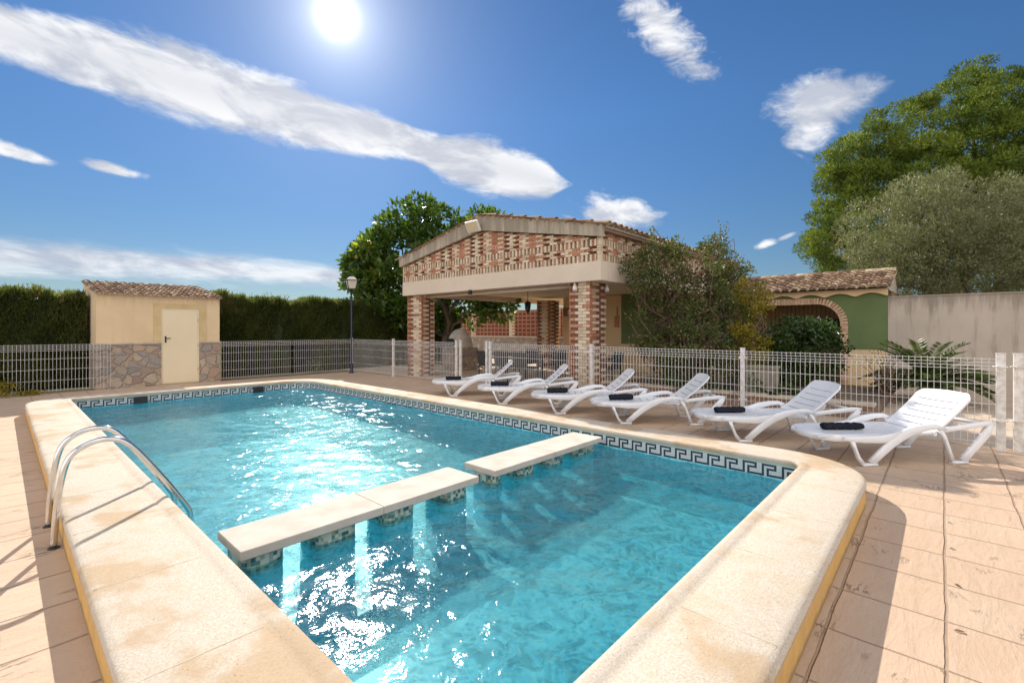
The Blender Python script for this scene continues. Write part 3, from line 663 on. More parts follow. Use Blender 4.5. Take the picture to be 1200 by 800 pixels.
# ================================================================== SHED
SX0, SX1, SY0, SY1 = 1.60, 4.27, 15.32, 17.9
shed = thing('shed', 'small cream rendered shed with tiled roof and stone base', 'shed', (2.9, 16.6, 0))
def zr(yy): return 2.36 + (yy - SY0) * (2.80 - 2.36) / (SY1 - SY0)
mb = MB(); mb.prism([(SY0, 0), (SY1, 0), (SY1, zr(SY1)), (SY0, zr(SY0))], 0, SX0, SX1); mb.build('wall', 'shed_wall', shed)
mb = MB()
mb.prism([(SX0 - 0.035, SY0 - 0.035), (2.90, SY0 - 0.035), (2.90, SY0 - 0.002), (SX0 - 0.002, SY0 - 0.002), (SX0 - 0.002, SY1), (SX0 - 0.035, SY1)], 2, 0, 1.10)
fixnormals(mb.build('stone_base', 'rubble', shed))
mb = MB(); mb.box((3.76, SY0 - 0.035, 0), (SX1 + 0.02, SY0 - 0.002, 1.10)); mb.build('stone_base', 'rubble', shed)
mb = MB(); mb.box((SX0 - 0.05, SY0 - 0.055, 1.101), (2.90, SY0 - 0.003, 1.14)); mb.build('ledge', 'kerb_stone', shed)
mb = MB(); mb.box((3.76, SY0 - 0.055, 1.101), (SX1 + 0.03, SY0 - 0.003, 1.14)); mb.build('ledge', 'kerb_stone', shed)
mb = MB(); mb.box((2.73, SY0 - 0.018, 1.142), (2.895, SY0 - 0.001, 2.17)); mb.box((3.765, SY0 - 0.018, 1.142), (3.93, SY0 - 0.001, 2.17)); mb.box((2.895, SY0 - 0.018, 2.035), (3.765, SY0 - 0.001, 2.17)); mb.build('door_surround', 'shed_trim', shed)
mb = MB(); mb.box((2.900, SY0 - 0.022, 0.03), (2.925, SY0 + 0.0, 2.03)); mb.box((3.735, SY0 - 0.022, 0.03), (3.76, SY0 + 0.0, 2.03)); mb.box((2.925, SY0 - 0.022, 2.005), (3.735, SY0, 2.03)); mb.build('door_frame', 'door_paint', shed)
mb = MB(); mb.bbox((2.929, SY0 - 0.016, 0.035), (3.731, SY0 - 0.003, 2.0), 0.003); door = mb.build('door', 'door_paint', shed)
mb = MB(); mb.box((2.975, SY0 - 0.028, 1.13), (3.01, SY0 - 0.0165, 1.30)); mb.tube([(2.992, SY0 - 0.028, 1.24), (2.992, SY0 - 0.06, 1.24), (3.10, SY0 - 0.06, 1.24)], 0.011, 8); mb.build('handle', 'black_metal', door)
for zz in (0.35, 1.0, 1.70): mb = MB(); mb.tube([(3.733, SY0 - .026, zz), (3.733, SY0 - .026, zz + .09)], .009, 8); mb.build('hinge', 'kerb_stone', door)
def tile_roof(mb, x0, x1, dir_across, e0, e1, z0, z1, width=0.2, rowlen=0.33, jit=0.012):
    """barrel tiles; across coordinate x0..x1, slope coordinate e0 (eave) -> e1 (ridge)"""
    ln = math.hypot(e1 - e0, z1 - z0); nr = max(2, int(round(ln / rowlen))); nc = int(round((x1 - x0) / width)); wd = (x1 - x0) / nc
    sg = 1 if e1 > e0 else -1; ang = math.atan2(z1 - z0, abs(e1 - e0))
    for c in range(nc):
        xc = x0 + (c + 0.5) * wd
        for r in range(nr):
            s0 = r * ln / nr - 0.05 * (r > 0) + random.uniform(-jit, jit); s1 = (r + 1) * ln / nr + 0.01
            rings = []
            for s_, rad, lift in ((s0, wd * 0.40, 0.030), (s1, wd * 0.33, 0.004)):
                ring = []
                for ro in (rad, rad - 0.016):
                    seq = range(7) if ro == rad else range(6, -1, -1)
                    for i in seq:
                        a = math.pi * i / 6; off_a = ro * math.cos(a); hh = ro * math.sin(a) * 0.85 + lift
                        e = e0 + sg * (s_ * math.cos(ang) - hh * math.sin(ang)); zz = z0 + s_ * math.sin(ang) + hh * math.cos(ang)
                        xx = xc + off_a + random.uniform(-.001, .001)
                        ring.append((xx, e, zz) if dir_across == 'x' else (e, xx, zz))
                rings.append(ring)
            mb.loft(rings, 'roof_tile', True, True, False)
            if r == 0:     # mortar plug under the first tile
                ring = []
                for i in range(7):
                    a = math.pi * i / 6; ro = wd * 0.40 - 0.02; hh = ro * math.sin(a) * .85 + 0.02
                    e = e0 + sg * (0.06 * math.cos(ang) - hh * math.sin(ang)); zz = z0 + 0.06 * math.sin(ang) + hh * math.cos(ang)
                    ring.append((xc + ro * math.cos(a), e, zz) if dir_across == 'x' else (e, xc + ro * math.cos(a), zz))
                mb.add(ring, [list(range(7))], 'mortar')
        # channel tile between
        if c < nc:
            xx0, xx1 = x0 + c * wd - wd * 0.2, x0 + c * wd + wd * 0.2
            for r in range(nr):
                s0, s1 = r * ln / nr, (r + 1) * ln / nr + 0.03
                P = []
                for s_, dz in ((s0 - (0.06 if r == 0 else 0), 0.014), (s1, 0.004)):
                    for xq, hz in ((xx0, 0.03), ((xx0 + xx1) / 2, 0.0), (xx1, 0.03)):
                        e = e0 + sg * s_ * math.cos(ang); zz = z0 + s_ * math.sin(ang) + dz + hz
                        P.append((xq, e, zz) if dir_across == 'x' else (e, xq, zz))
                mb.add(P, [(0, 1, 4, 3), (1, 2, 5, 4)], 'roof_tile')
mb = MB(); mb.prism([(SY0 - 0.08, zr(SY0) - 0.01), (SY1 + 0.05, zr(SY1) + 0.0), (SY1 + 0.05, zr(SY1) + 0.03), (SY0 - 0.08, zr(SY0) + 0.02)], 0, SX0 - 0.03, SX1 + 0.03, 'mortar')
tile_roof(mb, SX0 - 0.06, SX1 + 0.08, 'x', SY0 - 0.12, SY1 + 0.05, zr(SY0) - 0.01, zr(SY1) + 0.035, 0.205)
mb.build('roof', 'roof_tile', shed)

# ================================================================== STREET LAMP
LP = Vector((8.05, 14.75, 0))
lamp = thing('street_lamp', 'dark blue garden lamp post with square lantern by the fence corner', 'lamp', LP)
mb = MB(); mb.tube([(LP.x, LP.y, 0), (LP.x, LP.y, .04), (LP.x, LP.y, .05), (LP.x, LP.y, .30), (LP.x, LP.y, .32), (LP.x, LP.y, 2.82)], [.09, .09, .05, .045, .032, .026], 12); mb.build('pole', 'blue_metal', lamp)
a_ = R(-20)
def sq(h, z): return [(LP.x + h * math.cos(a_ + R(45 + 90 * i)) * 1.414, LP.y + h * math.sin(a_ + R(45 + 90 * i)) * 1.414, z) for i in range(4)]
lan = MB(); lan.loft([sq(.11, 2.85), sq(.165, 3.13)], 'lamp_glass', True, True); lt = lan.build('lantern', 'lamp_glass', lamp)
mb = MB()
for i in range(4): wire(mb, sq(.113, 2.845)[i], sq(.169, 3.135)[i], 0.009); wire(mb, sq(.113, 2.845)[i], sq(.113, 2.845)[(i + 1) % 4], .009); wire(mb, sq(.172, 3.135)[i], sq(.172, 3.135)[(i + 1) % 4], .012)
mb.build('frame', 'black_metal', lt)
mb = MB(); mb.loft([sq(.165, 3.14), sq(.10, 3.23), sq(.05, 3.26)], 'lamp_glass', True, True); mb.build('roof_glass', 'lamp_glass', lt)
mb = MB(); mb.tube([(LP.x, LP.y, 3.255), (LP.x, LP.y, 3.28), (LP.x, LP.y, 3.30), (LP.x, LP.y, 3.34)], [.05, .05, .02, .006], 10); mb.build('finial', 'black_metal', lt)

# ================================================================== PAVILION
PXF = 8.75; PY0, PY1 = 5.43, 12.80; PB = 15.0
pav = thing('pavilion', 'covered terrace with two tone brick lattice gable on brick columns', 'pavilion', (11.5, 9.1, 0))
def column(x0, x1, y0, y1, z1):
    mb = MB(); mb.box((x0 + .03, y0 + .03, 0), (x1 - .03, y1 - .03, z1 - 0.001), 'brick_dark')
    nz_ = int(z1 / 0.072); ch = z1 / nz_
    for k in range(nz_):
        za, zb = k * ch + 0.004, (k + 1) * ch - 0.004; odd = k % 2
        # four faces: front (-x), right (-y), back, left
        for face in range(4):
            Lf = (y1 - y0) if face % 2 == 0 else (x1 - x0)
            nb = 3; cuts = [0, 0.36, 0.72, 1.0] if odd else [0, 0.16, 0.56, 1.0]
            for i in range(nb):
                a0, a1 = cuts[i] * Lf + 0.004, cuts[i + 1] * Lf - 0.004
                if face in (0, 2):
                    col_ = ['brick_cream', 'brick_cream', 'brick_red'] if odd else ['brick_red', 'brick_cream', 'brick_red']
                    c = col_[i]
                    if (not odd) and i == 2 and face == 0: continue
                else:
                    col_ = ['brick_red', 'brick_red', 'brick_cream'] if odd else ['brick_red', 'brick_cream', None]
                    c = col_[i]
                    if odd and i == 1: continue
                if c is None: continue
                if random.random() < 0.06 and c == 'brick_cream': c = 'brick_red'
                e = random.uniform(-0.003, 0.003)
                if face == 0: mb.box((x0 + e, y0 + a0, za), (x0 + 0.031, y0 + a1, zb), c)
                elif face == 2: mb.box((x1 - 0.031, y0 + a0, za), (x1 + e, y0 + a1, zb), c)
                elif face == 1: mb.box((x0 + a0, y0 + e, za), (x0 + a1, y0 + 0.031, zb), c)
                else: mb.box((x0 + a0, y1 - 0.031, za), (x0 + a1, y1 + e, zb), c)
    return mb.build('column', 'brick_red', pav)
column(8.90, 9.60, 5.80, 6.36, 2.55); column(8.90, 9.42, 12.0, 12.74, 2.55)
column(14.25, 14.95, 11.17, 11.74, 2.60)
# ring beam
mb = MB(); mb.bbox((PXF, PY0, 2.55), (PXF + 0.32, PY1, 2.975), 0.008); mb.build('front_beam', 'beam_paint', pav)
mb = MB(); mb.box((PXF + 0.321, PY0 + 0.001, 2.551), (17.5, PY0 + 0.30, 2.974)); mb.build('side_beam', 'beam_paint', pav)
mb = MB(); mb.box((PXF + 0.321, PY1 - 0.30, 2.551), (17.5, PY1 - 0.001, 2.974)); mb.build('side_beam', 'beam_paint', pav)
mb = MB(); mb.box((PXF + 0.05, PY0 + 0.301, 2.72), (PB + 2.5, PY1 - 0.301, 2.90)); mb.build('ceiling', 'ceiling_paint', pav)
mb = MB(); mb.tube([(9.16, 6.5, 2.50), (9.16, 12.0, 2.50)], 0.045, 10); mb.build('awning_roller', 'beam_paint', pav)
# gable lattice
def gz(yy): return 4.13 - abs(yy - 9.1) * (4.13 - 3.49) / 3.67
mb = MB()
mb.prism([(PY0 + .1, 2.976), (PY1 - .1, 2.976), (PY1 - .1, gz(PY1)), (9.1, 4.15), (PY0 + .1, gz(PY0))], 0, PXF + 0.10, PXF + 0.22, 'brick_dark')
mb.box((PXF + .221, PY0 + .10, 2.976), (17.5, PY0 + .2, 3.61), 'brick_dark')
def lattice(u0, u1, topf, put):
    zc = 2.978
    rows = [('S', 0.155), ('H', 0.058), ('H', 0.058), ('H', 0.058), ('S', 0.155)] + [('H', 0.058)] * 14
    for ri, (kind, hgt_) in enumerate(rows):
        za, zb = zc, zc + hgt_; zc = zb
        if kind == 'S':
            u = u0; k = 0
            while u < u1 - 0.02:
                wd = 0.056; c = ['brick_cream', None, 'brick_cream', 'brick_red', 'brick_cream', None][k % 6]
                ue = min(u + wd, u1); zt = min(zb, min(topf(u), topf(ue)))
                if c and zt - za > 0.02: put(u + .003, ue - .003, za + .003, zt - .003, c)
                u += wd + 0.002; k += 1
        else:
            u = u0 - (0.107 if ri % 2 else 0); k = 0
            while u < u1:
                wd = 0.215; a0, a1 = max(u, u0), min(u + wd, u1); kk = (k + (ri % 2) * 0) % 6
                if kk in (0, 4): c = 'brick_cream'
                elif kk == 1: c = None if ri % 2 else 'brick_red'
                elif kk == 2: c = 'brick_cream' if ri % 2 else 'brick_red'
                elif kk == 3: c = 'brick_red'
                else: c = 'brick_red' if ri % 2 else None
                zt = min(zb, topf(a0), topf(a1))
                if c and a1 - a0 > 0.03 and zt - za > 0.015: put(a0 + .003, a1 - .003, za + .003, zt - .003, c)
                u += wd; k += 1
lattice(PY0 + 0.001, PY1 - 0.001, gz, lambda a, b, za, zb, c: mb.box((PXF + 0.02 + random.uniform(-.004, .004), a, za), (PXF + 0.101, b, zb), c))
lattice(PXF + 0.03, 17.4, lambda u: 3.60, lambda a, b, za, zb, c: mb.box((a, PY0 + 0.02 + random.uniform(-.004, .004), za), (b, PY0 + 0.101, zb), c))
mb.build('lattice_wall', 'brick_red', pav)
# fascia + roof
mb = MB()
for s_ in (-1, 1):
    ye = 9.1 + s_ * 3.76; 
    yy = [9.1 + s_ * 3.76 * i / 8 for i in range(9)]
    for i in range(8):
        q0, q1 = yy[i] + s_ * .002, yy[i + 1] - s_ * .002
        f = lambda v: 4.52 - abs(v - 9.1) * (4.52 - 3.73) / 3.76
        g2 = lambda v: gz(v) - 0.0
        mb.prism([(q0, g2(q0) - .005), (q1, g2(q1) - .005), (q1, f(q1)), (q0, f(q0))], 0, PXF - 0.085 + random.uniform(-.002, .002), PXF + 0.018, 'fascia')
mb.build('gable_fascia', 'fascia', pav)
mb = MB()
for s_ in (-1, 1):
    ye = 9.1 + s_ * 3.80
    mb.prism([(9.1, 4.46), (9.1, 4.54), (ye, 3.745), (ye, 3.665)], 0, PXF - 0.02 if False else PXF + 0.02, 17.5, 'mortar')
    mb.prism([(ye - s_ * .02, 3.655), (ye - s_ * .02, 3.60), (ye - s_ * .14, 3.60), (ye - s_ * .14, 3.68)], 0, PXF + 0.02, 17.5, 'brick_mortar')
for s_ in (-1, 1):
    tile_roof(mb, PXF - 0.10, 17.5, 'x', 9.1 + s_ * 3.88, 9.1, 3.69, 4.52, 0.24, 0.5)
mb.build('roof', 'roof_tile', pav)
# rake tiles seen end-on over the fascia
mb = MB()
for s_ in (-1, 1):
    for i in range(18):
        v = 9.1 + s_ * (0.1 + i * 0.21); f = lambda q: 4.515 - abs(q - 9.1) * (4.52 - 3.73) / 3.76
        mb.tube([(PXF - 0.11, v, f(v) + 0.0), (PXF + 0.4, v, f(v) + 0.0)], 0.035, 8, 'roof_tile')
mb.build('rake_tiles', 'roof_tile', pav)
# fittings that hang on it
fl = thing('floodlight', 'square white floodlight fixed under the gable peak', 'floodlight', (8.58, 9.26, 4.2))
mt = Matrix.Rotation(R(-28), 4, 'Y')
def xf(mb_, mat4, o): mb_.v = [tuple(mat4 @ Vector(v) + Vector(o)) for v in mb_.v]; return mb_
mb = MB(); mb.bbox((-.03, -.24, -.15), (.03, .24, .15), 0.012); xf(mb, mt, (8.52, 9.22, 4.22)); mb.build('housing', 'white_part', fl)
mb = MB(); mb.box((-.0365, -.20, -.12), (-.0305, .20, .12)); xf(mb, mt, (8.52, 9.22, 4.22)); mb.build('glass', 'flood_glass', fl)
for q in (9.10, 9.30): mb = MB(); mb.box((8.53, q, 4.24), (8.662, q + .04, 4.30)); mb.build('bracket', 'white_part', fl)
hl = thing('hanging_lantern', 'black wrought iron lantern hanging under the pavilion ceiling', 'lantern', (11.5, 9.85, 2.72), None)
mb = MB(); mb.tube([(11.5, 9.85, 2.72), (11.5, 9.85, 2.38)], 0.008, 6); mb.tube([(11.5, 9.85, 2.72), (11.5, 9.85, 2.70)], .05, 10); mb.build('chain', 'black_metal', hl)
mb = MB(); mb.tube([(11.5, 9.85, z_) for z_ in (2.40, 2.34, 2.33, 2.12, 2.08, 1.98)], [.01, .11, .09, .07, .08, .01], 6); mb.build('lantern_body', 'glass_dark', hl)
mb = MB()
for i in range(6):
    c_, s2 = math.cos(R(60 * i)), math.sin(R(60 * i)); wire(mb, (11.5 + .095 * c_, 9.85 + .095 * s2, 2.335), (11.5 + .075 * c_, 9.85 + .075 * s2, 2.11), .008)
mb.build('frame', 'black_metal', hl)
def spot(x_, y_, label):
    o = thing('spotlight', label, 'spotlight', (x_, y_, 2.5), 'white spotlights at the top of the right column')
    mb = MB(); mb.tube([(x_, y_, 2.55), (x_, y_, 2.50)], 0.02, 8); mb.build('bracket', 'white_part', o)
    mb = MB(); mb.tube([(x_ + .02, y_, 2.50), (x_ - .01, y_ - .01, 2.44), (x_ - .03, y_ - .03, 2.36)], [.035, .045, .055], 10); mb.build('lamp_head', 'white_part', o)
spot(8.83, 6.16, 'small white spotlight on the pool side of the right brick column'); spot(9.50, 5.73, 'small white spotlight on the shrub side of the right brick column')
mb = MB(); mb.tube([(8.72, 9.55, 2.50), (8.72, 9.55, 2.56)], .05, 8); mb.tube([(8.72, 9.49, 2.47), (8.72, 9.61, 2.47)], .035, 8)
tag(mb.build('security_camera', 'black_metal'), 'small black camera under the middle of the front beam', 'camera')

# ================================================================== HOUSE
HX = 15.0
hs_ = thing('house', 'low house with green walls, brick arch porch and tiled roof', 'house', (16.5, 6, 0))
mb = MB(); mb.box((HX + .35, 5.3, 0), (19.3, 11.0, 2.70), 'cream_paint'); mb.box((16.4, 1.0, 0), (19.3, 5.3, 2.52), 'plank_wall'); mb.build('back_wall', 'plank_wall', hs_)
mb = MB()  # green face with the arch opening
arc = [(2.52 - 0.54 * math.cos(R(a)), 1.62 + 0.54 * math.sin(R(a))) for a in range(0, 91, 10)]
poly = [(1.0, .96), (1.98, .96)] + arc + [(4.70, 2.16), (4.70, .96), (5.3, .96), (5.3, 2.52), (1.0, 2.52)]
mb.prism(poly, 0, HX, HX + 0.22, 'green_paint'); mb.box((HX, 5.302, .96), (HX + .34, 8.45, 2.70), 'green_paint'); fixnormals(mb.build('green_wall', 'green_paint', hs_))
mb = MB(); mb.box((HX - .006, 1.0, 0), (HX + .22, 1.975, .958)); mb.box((HX - .006, 4.705, 0), (HX + .34, 11.0, .958)); mb.box((HX - .003, 8.453, .96), (HX + .34, 11.0, 2.70)); mb.build('cream_wall', 'cream_paint', hs_)
# scalloped cream fascia
mb = MB(); pl = [(1.0, 2.53), (1.0, 2.33)]; yv = 1.0
while yv < 5.3:
    for i in range(0, 9):
        pl.append((yv + 0.03 + 0.60 * i / 8, 2.33 + 0.085 * math.sin(math.pi * i / 8)))
    yv += 0.66
pl.append((yv, 2.53)); mb.prism(pl, 0, HX - 0.10, HX - 0.002, 'cream_paint'); fixnormals(mb.build('scalloped_fascia', 'cream_paint', hs_))
# voussoirs
mb = MB(); ring = []
path = [(1.98, .96 - .96 + z_) for z_ in np.arange(0.0, 1.62, 0.075)] + [(2.52 - 0.54 * math.cos(R(a)), 1.62 + 0.54 * math.sin(R(a))) for a in np.arange(0, 90, 7.0)] + [(yq, 2.16) for yq in np.arange(2.52, 4.7, 0.072)]
for i in range(len(path) - 1):
    p0, p1 = Vector(path[i]), Vector(path[i + 1]); d = (p1 - p0).normalized(); nn = Vector((-d.y, d.x)) * 0.165
    if nn.x > 0 and nn.y < 0.01 and d.y > .9: pass
    e = d * 0.004; q = [p0 + e, p1 - e, p1 - e + nn, p0 + e + nn]
    mb.prism([tuple(v) for v in q], 0, HX - 0.035 + random.uniform(-.003, .003), HX + 0.02, 'voussoir')
fixnormals(mb.build('brick_arch', 'voussoir', hs_))
mb = MB(); mb.box((HX - 0.028, 1.825, 0), (HX + 0.0, 1.975, 1.62), 'brick_mortar'); mb.build('arch_mortar', 'brick_mortar', hs_)
mb = MB(); mb.box((16.36, 2.12, 0.95), (16.398, 2.85, 1.78)); wi = mb.build('window', 'glass_dark', hs_)
mb = MB(); mb.box((16.33, 2.06, 0.90), (16.357, 2.11, 1.84)); mb.box((16.33, 2.86, 0.90), (16.357, 2.91, 1.84)); mb.box((16.33, 2.112, 1.79), (16.357, 2.858, 1.84)); mb.build('frame', 'brown_wall', wi)
mb = MB(); mb.prism([(14.78, 2.50), (17.0, 3.08), (19.3, 2.50)], 1, 1.0, 5.42, 'mortar')
tile_roof(mb, 1.0 - .05, 5.42, 'y', 14.66, 17.0, 2.51, 3.12, 0.215, 0.34)
for i in range(13): 
    y0_ = 0.95 + i * 0.35; mb.tube([(17.0, y0_, 3.12), (17.0, y0_ + .38, 3.13)], [.11, .09], 8, 'roof_tile')
mb.build('roof', 'roof_tile', hs_)
mb = MB(); mb.bbox((HX - .03, 10.15, 0.0), (HX - .004, 10.98, 1.98), .004); dd = mb.build('door', 'cream_paint', hs_)
mb = MB(); mb.tube([(HX - .03, 10.25, 1.0), (HX - .07, 10.25, 1.0), (HX - .07, 10.36, 1.0)], .012, 8); mb.build('handle', 'black_metal', dd)
mb = MB(); mb.box((HX - .02, 10.0, 1.99), (HX - .004, 11.0, 2.32)); mb.build('lintel_panel', 'brown_wall', hs_)
mb = MB(); mb.tube([(HX - .05, 10.62, 2.14), (HX - .022, 10.62, 2.14)], .16, 20, aspect=.13); tag(mb.build('wall_plate', 'white_part'), 'oval white plate on the wall above the house door', 'plate')
mb = MB(); mb.box((HX - .06, 8.52, 1.55), (HX - .005, 8.70, 1.95)); mb.tube([(HX - .03, 8.6, 1.95), (HX - .03, 8.6, 2.30)], .015, 6)
tag(mb.build('meter_box', 'brick_red'), 'small reddish box with a conduit on the cream wall under the pavilion', 'box')

# ================================================================== BOUNDARY WALLS
bw = thing('boundary_wall', 'tall weathered grey concrete wall right of the house', 'wall', (15.1, -6, 0))
mb = MB(); mb.box((15.0, -16, 0), (15.25, 0.996, 2.27), 'boundary'); mb.build('wall_face', 'boundary', bw)
mb = MB(); mb.box((14.985, -16, 2.272), (15.265, 0.994, 2.31), 'boundary'); mb.build('wall_cap', 'boundary', bw)
lw = thing('lattice_wall', 'terracotta lattice block wall on a stone base behind the pavilion', 'wall', (19.2, 18, 0))
mb = MB(); mb.box((19.1, 11.1, 0), (19.4, 27, 1.02), 'rubble'); mb.build('stone_base', 'rubble', lw)
mb = MB(); mb.box((19.05, 11.1, 1.021), (19.45, 27, 1.08)); mb.build('ledge', 'kerb_stone', lw)
mb = MB(); mb.box((19.16, 11.1, 1.081), (19.34, 27, 2.50), 'lattice'); mb.build('lattice_blocks', 'lattice', lw)
for yy in (14.2, 17.3, 20.4, 23.5):
    mb = MB(); mb.box((19.08, yy, 1.082), (19.42, yy + .4, 2.6), 'brick_cream')
    for k in range(9): mb.box((19.07, yy - .01, 1.12 + k * .16), (19.43, yy + .2, 1.18 + k * .16), 'brick_red')
    mb.build('pier', 'brick_cream', lw)

# ================================================================== GARDEN BED
gb = thing('planter_edging', 'low pale stone edging of the garden bed behind the fence', 'edging', (9.75, 3.6, 0))
mb = MB(); mb.box((9.62, 0.8, 0), (9.84, 6.2, 0.22), 'brick_mortar'); mb.build('edging_wall', 'brick_mortar', gb)
mb = MB()
for yy in np.arange(0.8, 6.15, 0.45): mb.bbox((9.58 + random.uniform(-.008, .008), yy + .004, 0.221), (9.88, min(yy + .446, 6.2), 0.27), 0.008)
mb.build('coping_stones', 'kerb_stone', gb)
mb = MB(); mb.box((9.84, 0.8, 0.002), (13.6, 6.0, 0.17)); struct(mb.build('garden_soil', 'soil'))

# ================================================================== SUN LOUNGERS
def plate(us, vs, skip, f, th, mb, smooth=False):
    nu, nv = len(us), len(vs); T = [[Vector(f(u, v)) for v in vs] for u in us]
    idx = lambda i, j, b: (i * nv + j) * 2 + b
    vsx = []
    for i in range(nu):
        for j in range(nv):
            vsx.append(T[i][j]); vsx.append(T[i][j] + Vector(th(us[i], vs[j])))
    keep = lambda i, j: 0 <= i < nu - 1 and 0 <= j < nv - 1 and not skip((us[i] + us[i + 1]) / 2, (vs[j] + vs[j + 1]) / 2)
    fs = []
    for i in range(nu - 1):
        for j in range(nv - 1):
            if not keep(i, j): continue
            fs.append((idx(i, j, 0), idx(i, j + 1, 0), idx(i + 1, j + 1, 0), idx(i + 1, j, 0)))
            fs.append((idx(i, j, 1), idx(i + 1, j, 1), idx(i + 1, j + 1, 1), idx(i, j + 1, 1)))
            if not keep(i - 1, j): fs.append((idx(i, j, 0), idx(i, j, 1), idx(i, j + 1, 1), idx(i, j + 1, 0)))
            if not keep(i + 1, j): fs.append((idx(i + 1, j, 0), idx(i + 1, j + 1, 0), idx(i + 1, j + 1, 1), idx(i + 1, j, 1)))
            if not keep(i, j - 1): fs.append((idx(i, j, 0), idx(i + 1, j, 0), idx(i + 1, j, 1), idx(i, j, 1)))
            if not keep(i, j + 1): fs.append((idx(i, j + 1, 0), idx(i, j + 1, 1), idx(i + 1, j + 1, 1), idx(i + 1, j + 1, 0)))
    mb.add(vsx, fs, None, smooth)
GRP = 'white plastic sun loungers in a row beside the pool'
def make_lounger():
    o = thing('sun_lounger', '', 'sun lounger', (0, 0, 0), GRP)
    # seat
    mb = MB()
    us = [-.49, -.48, -.45, -.39, -.31, -.24] + sum([[q, q + .014] for q in (-.08, .04, .16, .28, .40, .52, .64)], []) + [.80]
    us = sorted(us); vs = [-.31, -.24, -.12, 0, .12, .24, .31]
    def sf(u, v):
        k = 1.0
        if u < -.24: k = math.sqrt(max(0.0, 1 - ((-.24 - u) / .27) ** 2)) * .45 + .55
        return (u, v * k, 0.345 - 0.012 * math.cos(v / .31 * 1.5) - (0.035 * max(0, (-.38 - u) / .12) ** 2))
    slots = (-.08, .04, .16, .28, .40, .52, .64)
    sk = lambda u, v: abs(v) < .24 and any(q < u < q + .014 for q in slots)
    plate(us, vs, sk, sf, lambda u, v: (0, 0, -.022), mb)
    # skirt round the foot end
    pth = []
    for i in range(21):
        a = -90 - 180 * i / 20; pth.append((-.46 + .27 * math.cos(R(a)) , .325 * -math.sin(R(a)) * (1 if True else 1)))
    pth = [(0.1, .325)] + [( -.24 + .265 * math.cos(R(90 + 180 * i / 16)), .325 * math.sin(R(90 + 180 * i / 16))) for i in range(17)] + [(0.1, -.325)]
    mb.tube([(a, b * .97, .300) for a, b in pth], .017, 8, aspect=.042, up=(0, 0, 1))
    fixnormals(mb.build('seat', 'plastic', o))
    # backrest
    an = R(41); ca_, sa_ = math.cos(an), math.sin(an)
    mb = MB(); bs = (.10, .20, .30, .40, .50)
    us = sorted([0.0] + sum([[q, q + .014] for q in bs], []) + [.58, .62, .65, .67, .68]); vs = [-.315, -.24, -.11, 0, .11, .24, .315]
    def bf(u, v):
        k = 1.0 if u < .6 else 1 - 0.16 * ((u - .6) / .08) ** 2
        dz = 0.02 * (1 - (v / .29) ** 2) + 0.03 * math.sin(u / .68 * math.pi)
        vv = v * k; uu = u - (0.03 * (v / .29) ** 2 if u > .6 else 0)
        return (.80 + uu * ca_ + dz * sa_ * .6, vv, .335 + uu * sa_ - dz * ca_ * .6)
    sk = lambda u, v: abs(v) < .24 and any(q < u < q + .014 for q in bs)
    plate(us, vs, sk, bf, lambda u, v: (.022 * sa_, 0, -.022 * ca_), mb)
    fixnormals(mb.build('backrest', 'plastic', o))
    for sd in (-1, 1):
        y_ = sd * .345; mb = MB()
        def bar(pts, wds, th=.024):
            mb.tube([(a, y_, b) for a, b in pts], th, 10, aspect=wds, up=(0.001, 0, 1) if False else None) if False else None
            P = [Vector((a, y_, b)) for a, b in pts]; rings = []
            for i, p in enumerate(P):
                d = (P[min(i + 1, len(P) - 1)] - P[max(i - 1, 0)]).normalized(); nrm2 = Vector((-d.z, 0, d.x)); w2 = .86 * (wds[i] if isinstance(wds, (list, tuple)) else wds)
                ring = []
                for q in range(12):
                    aa = 2 * math.pi * q / 12; cq, sq_ = math.cos(aa), math.sin(aa)
                    cq = math.copysign(abs(cq) ** .38, cq); sq_ = math.copysign(abs(sq_) ** .38, sq_)
                    ring.append(tuple(p + nrm2 * (w2 * cq) + Vector((0, 1, 0)) * (th * sq_)))
                rings.append(ring)
            mb.loft(rings, None, True, True, True)
        bar([(-.30, .306), (-.20, .300), (-.05, .292), (.14, .292), (.40, .325)], [.024, .036, .044, .050, .062], .0225)
        bar([(-.20, .285), (-.165, .20), (-.125, .10), (-.075, .025)], [.030, .018, .019, .032], .021)
        bar([(-.085, .018), (.0, .019), (.09, .019)], [.018, .018, .018], .026)
        bar([(.02, .03), (.13, .13), (.25, .235), (.38, .32), (.52, .378), (.68, .412), (.80, .418), (.90, .385)], [.042, .048, .056, .060, .050, .038, .032, .026], .0245)
        bar([(.84, .40), (.905, .28), (.955, .15), (.995, .03)], [.028, .020, .019, .028], .020)
        bar([(.98, .018), (1.08, .019), (1.17, .019)], [.018, .018, .018], .026)
        bar([(1.11, .03), (1.20, .12), (1.32, .24), (1.41, .34), (1.47, .43)], [.044, .044, .048, .055, .036], .0245)
        bar([(.87, .375), (1.05, .40), (1.25, .425), (1.40, .442), (1.50, .445)], [.030, .032, .034, .034, .022], .022)
        mb.build('side_frame', 'plastic', o, True)
    mb = MB(); 
    mb.tube([(1.43, -.34, .425), (1.43, .34, .425)], .022, 8); mb.build('crossbar', 'plastic', o)
    mb = MB(); mb.tube([(.80, -.34, .33), (.80, .34, .33)], .02, 8); mb.build('hinge_bar', 'plastic', o)
    return o
proto = make_lounger()
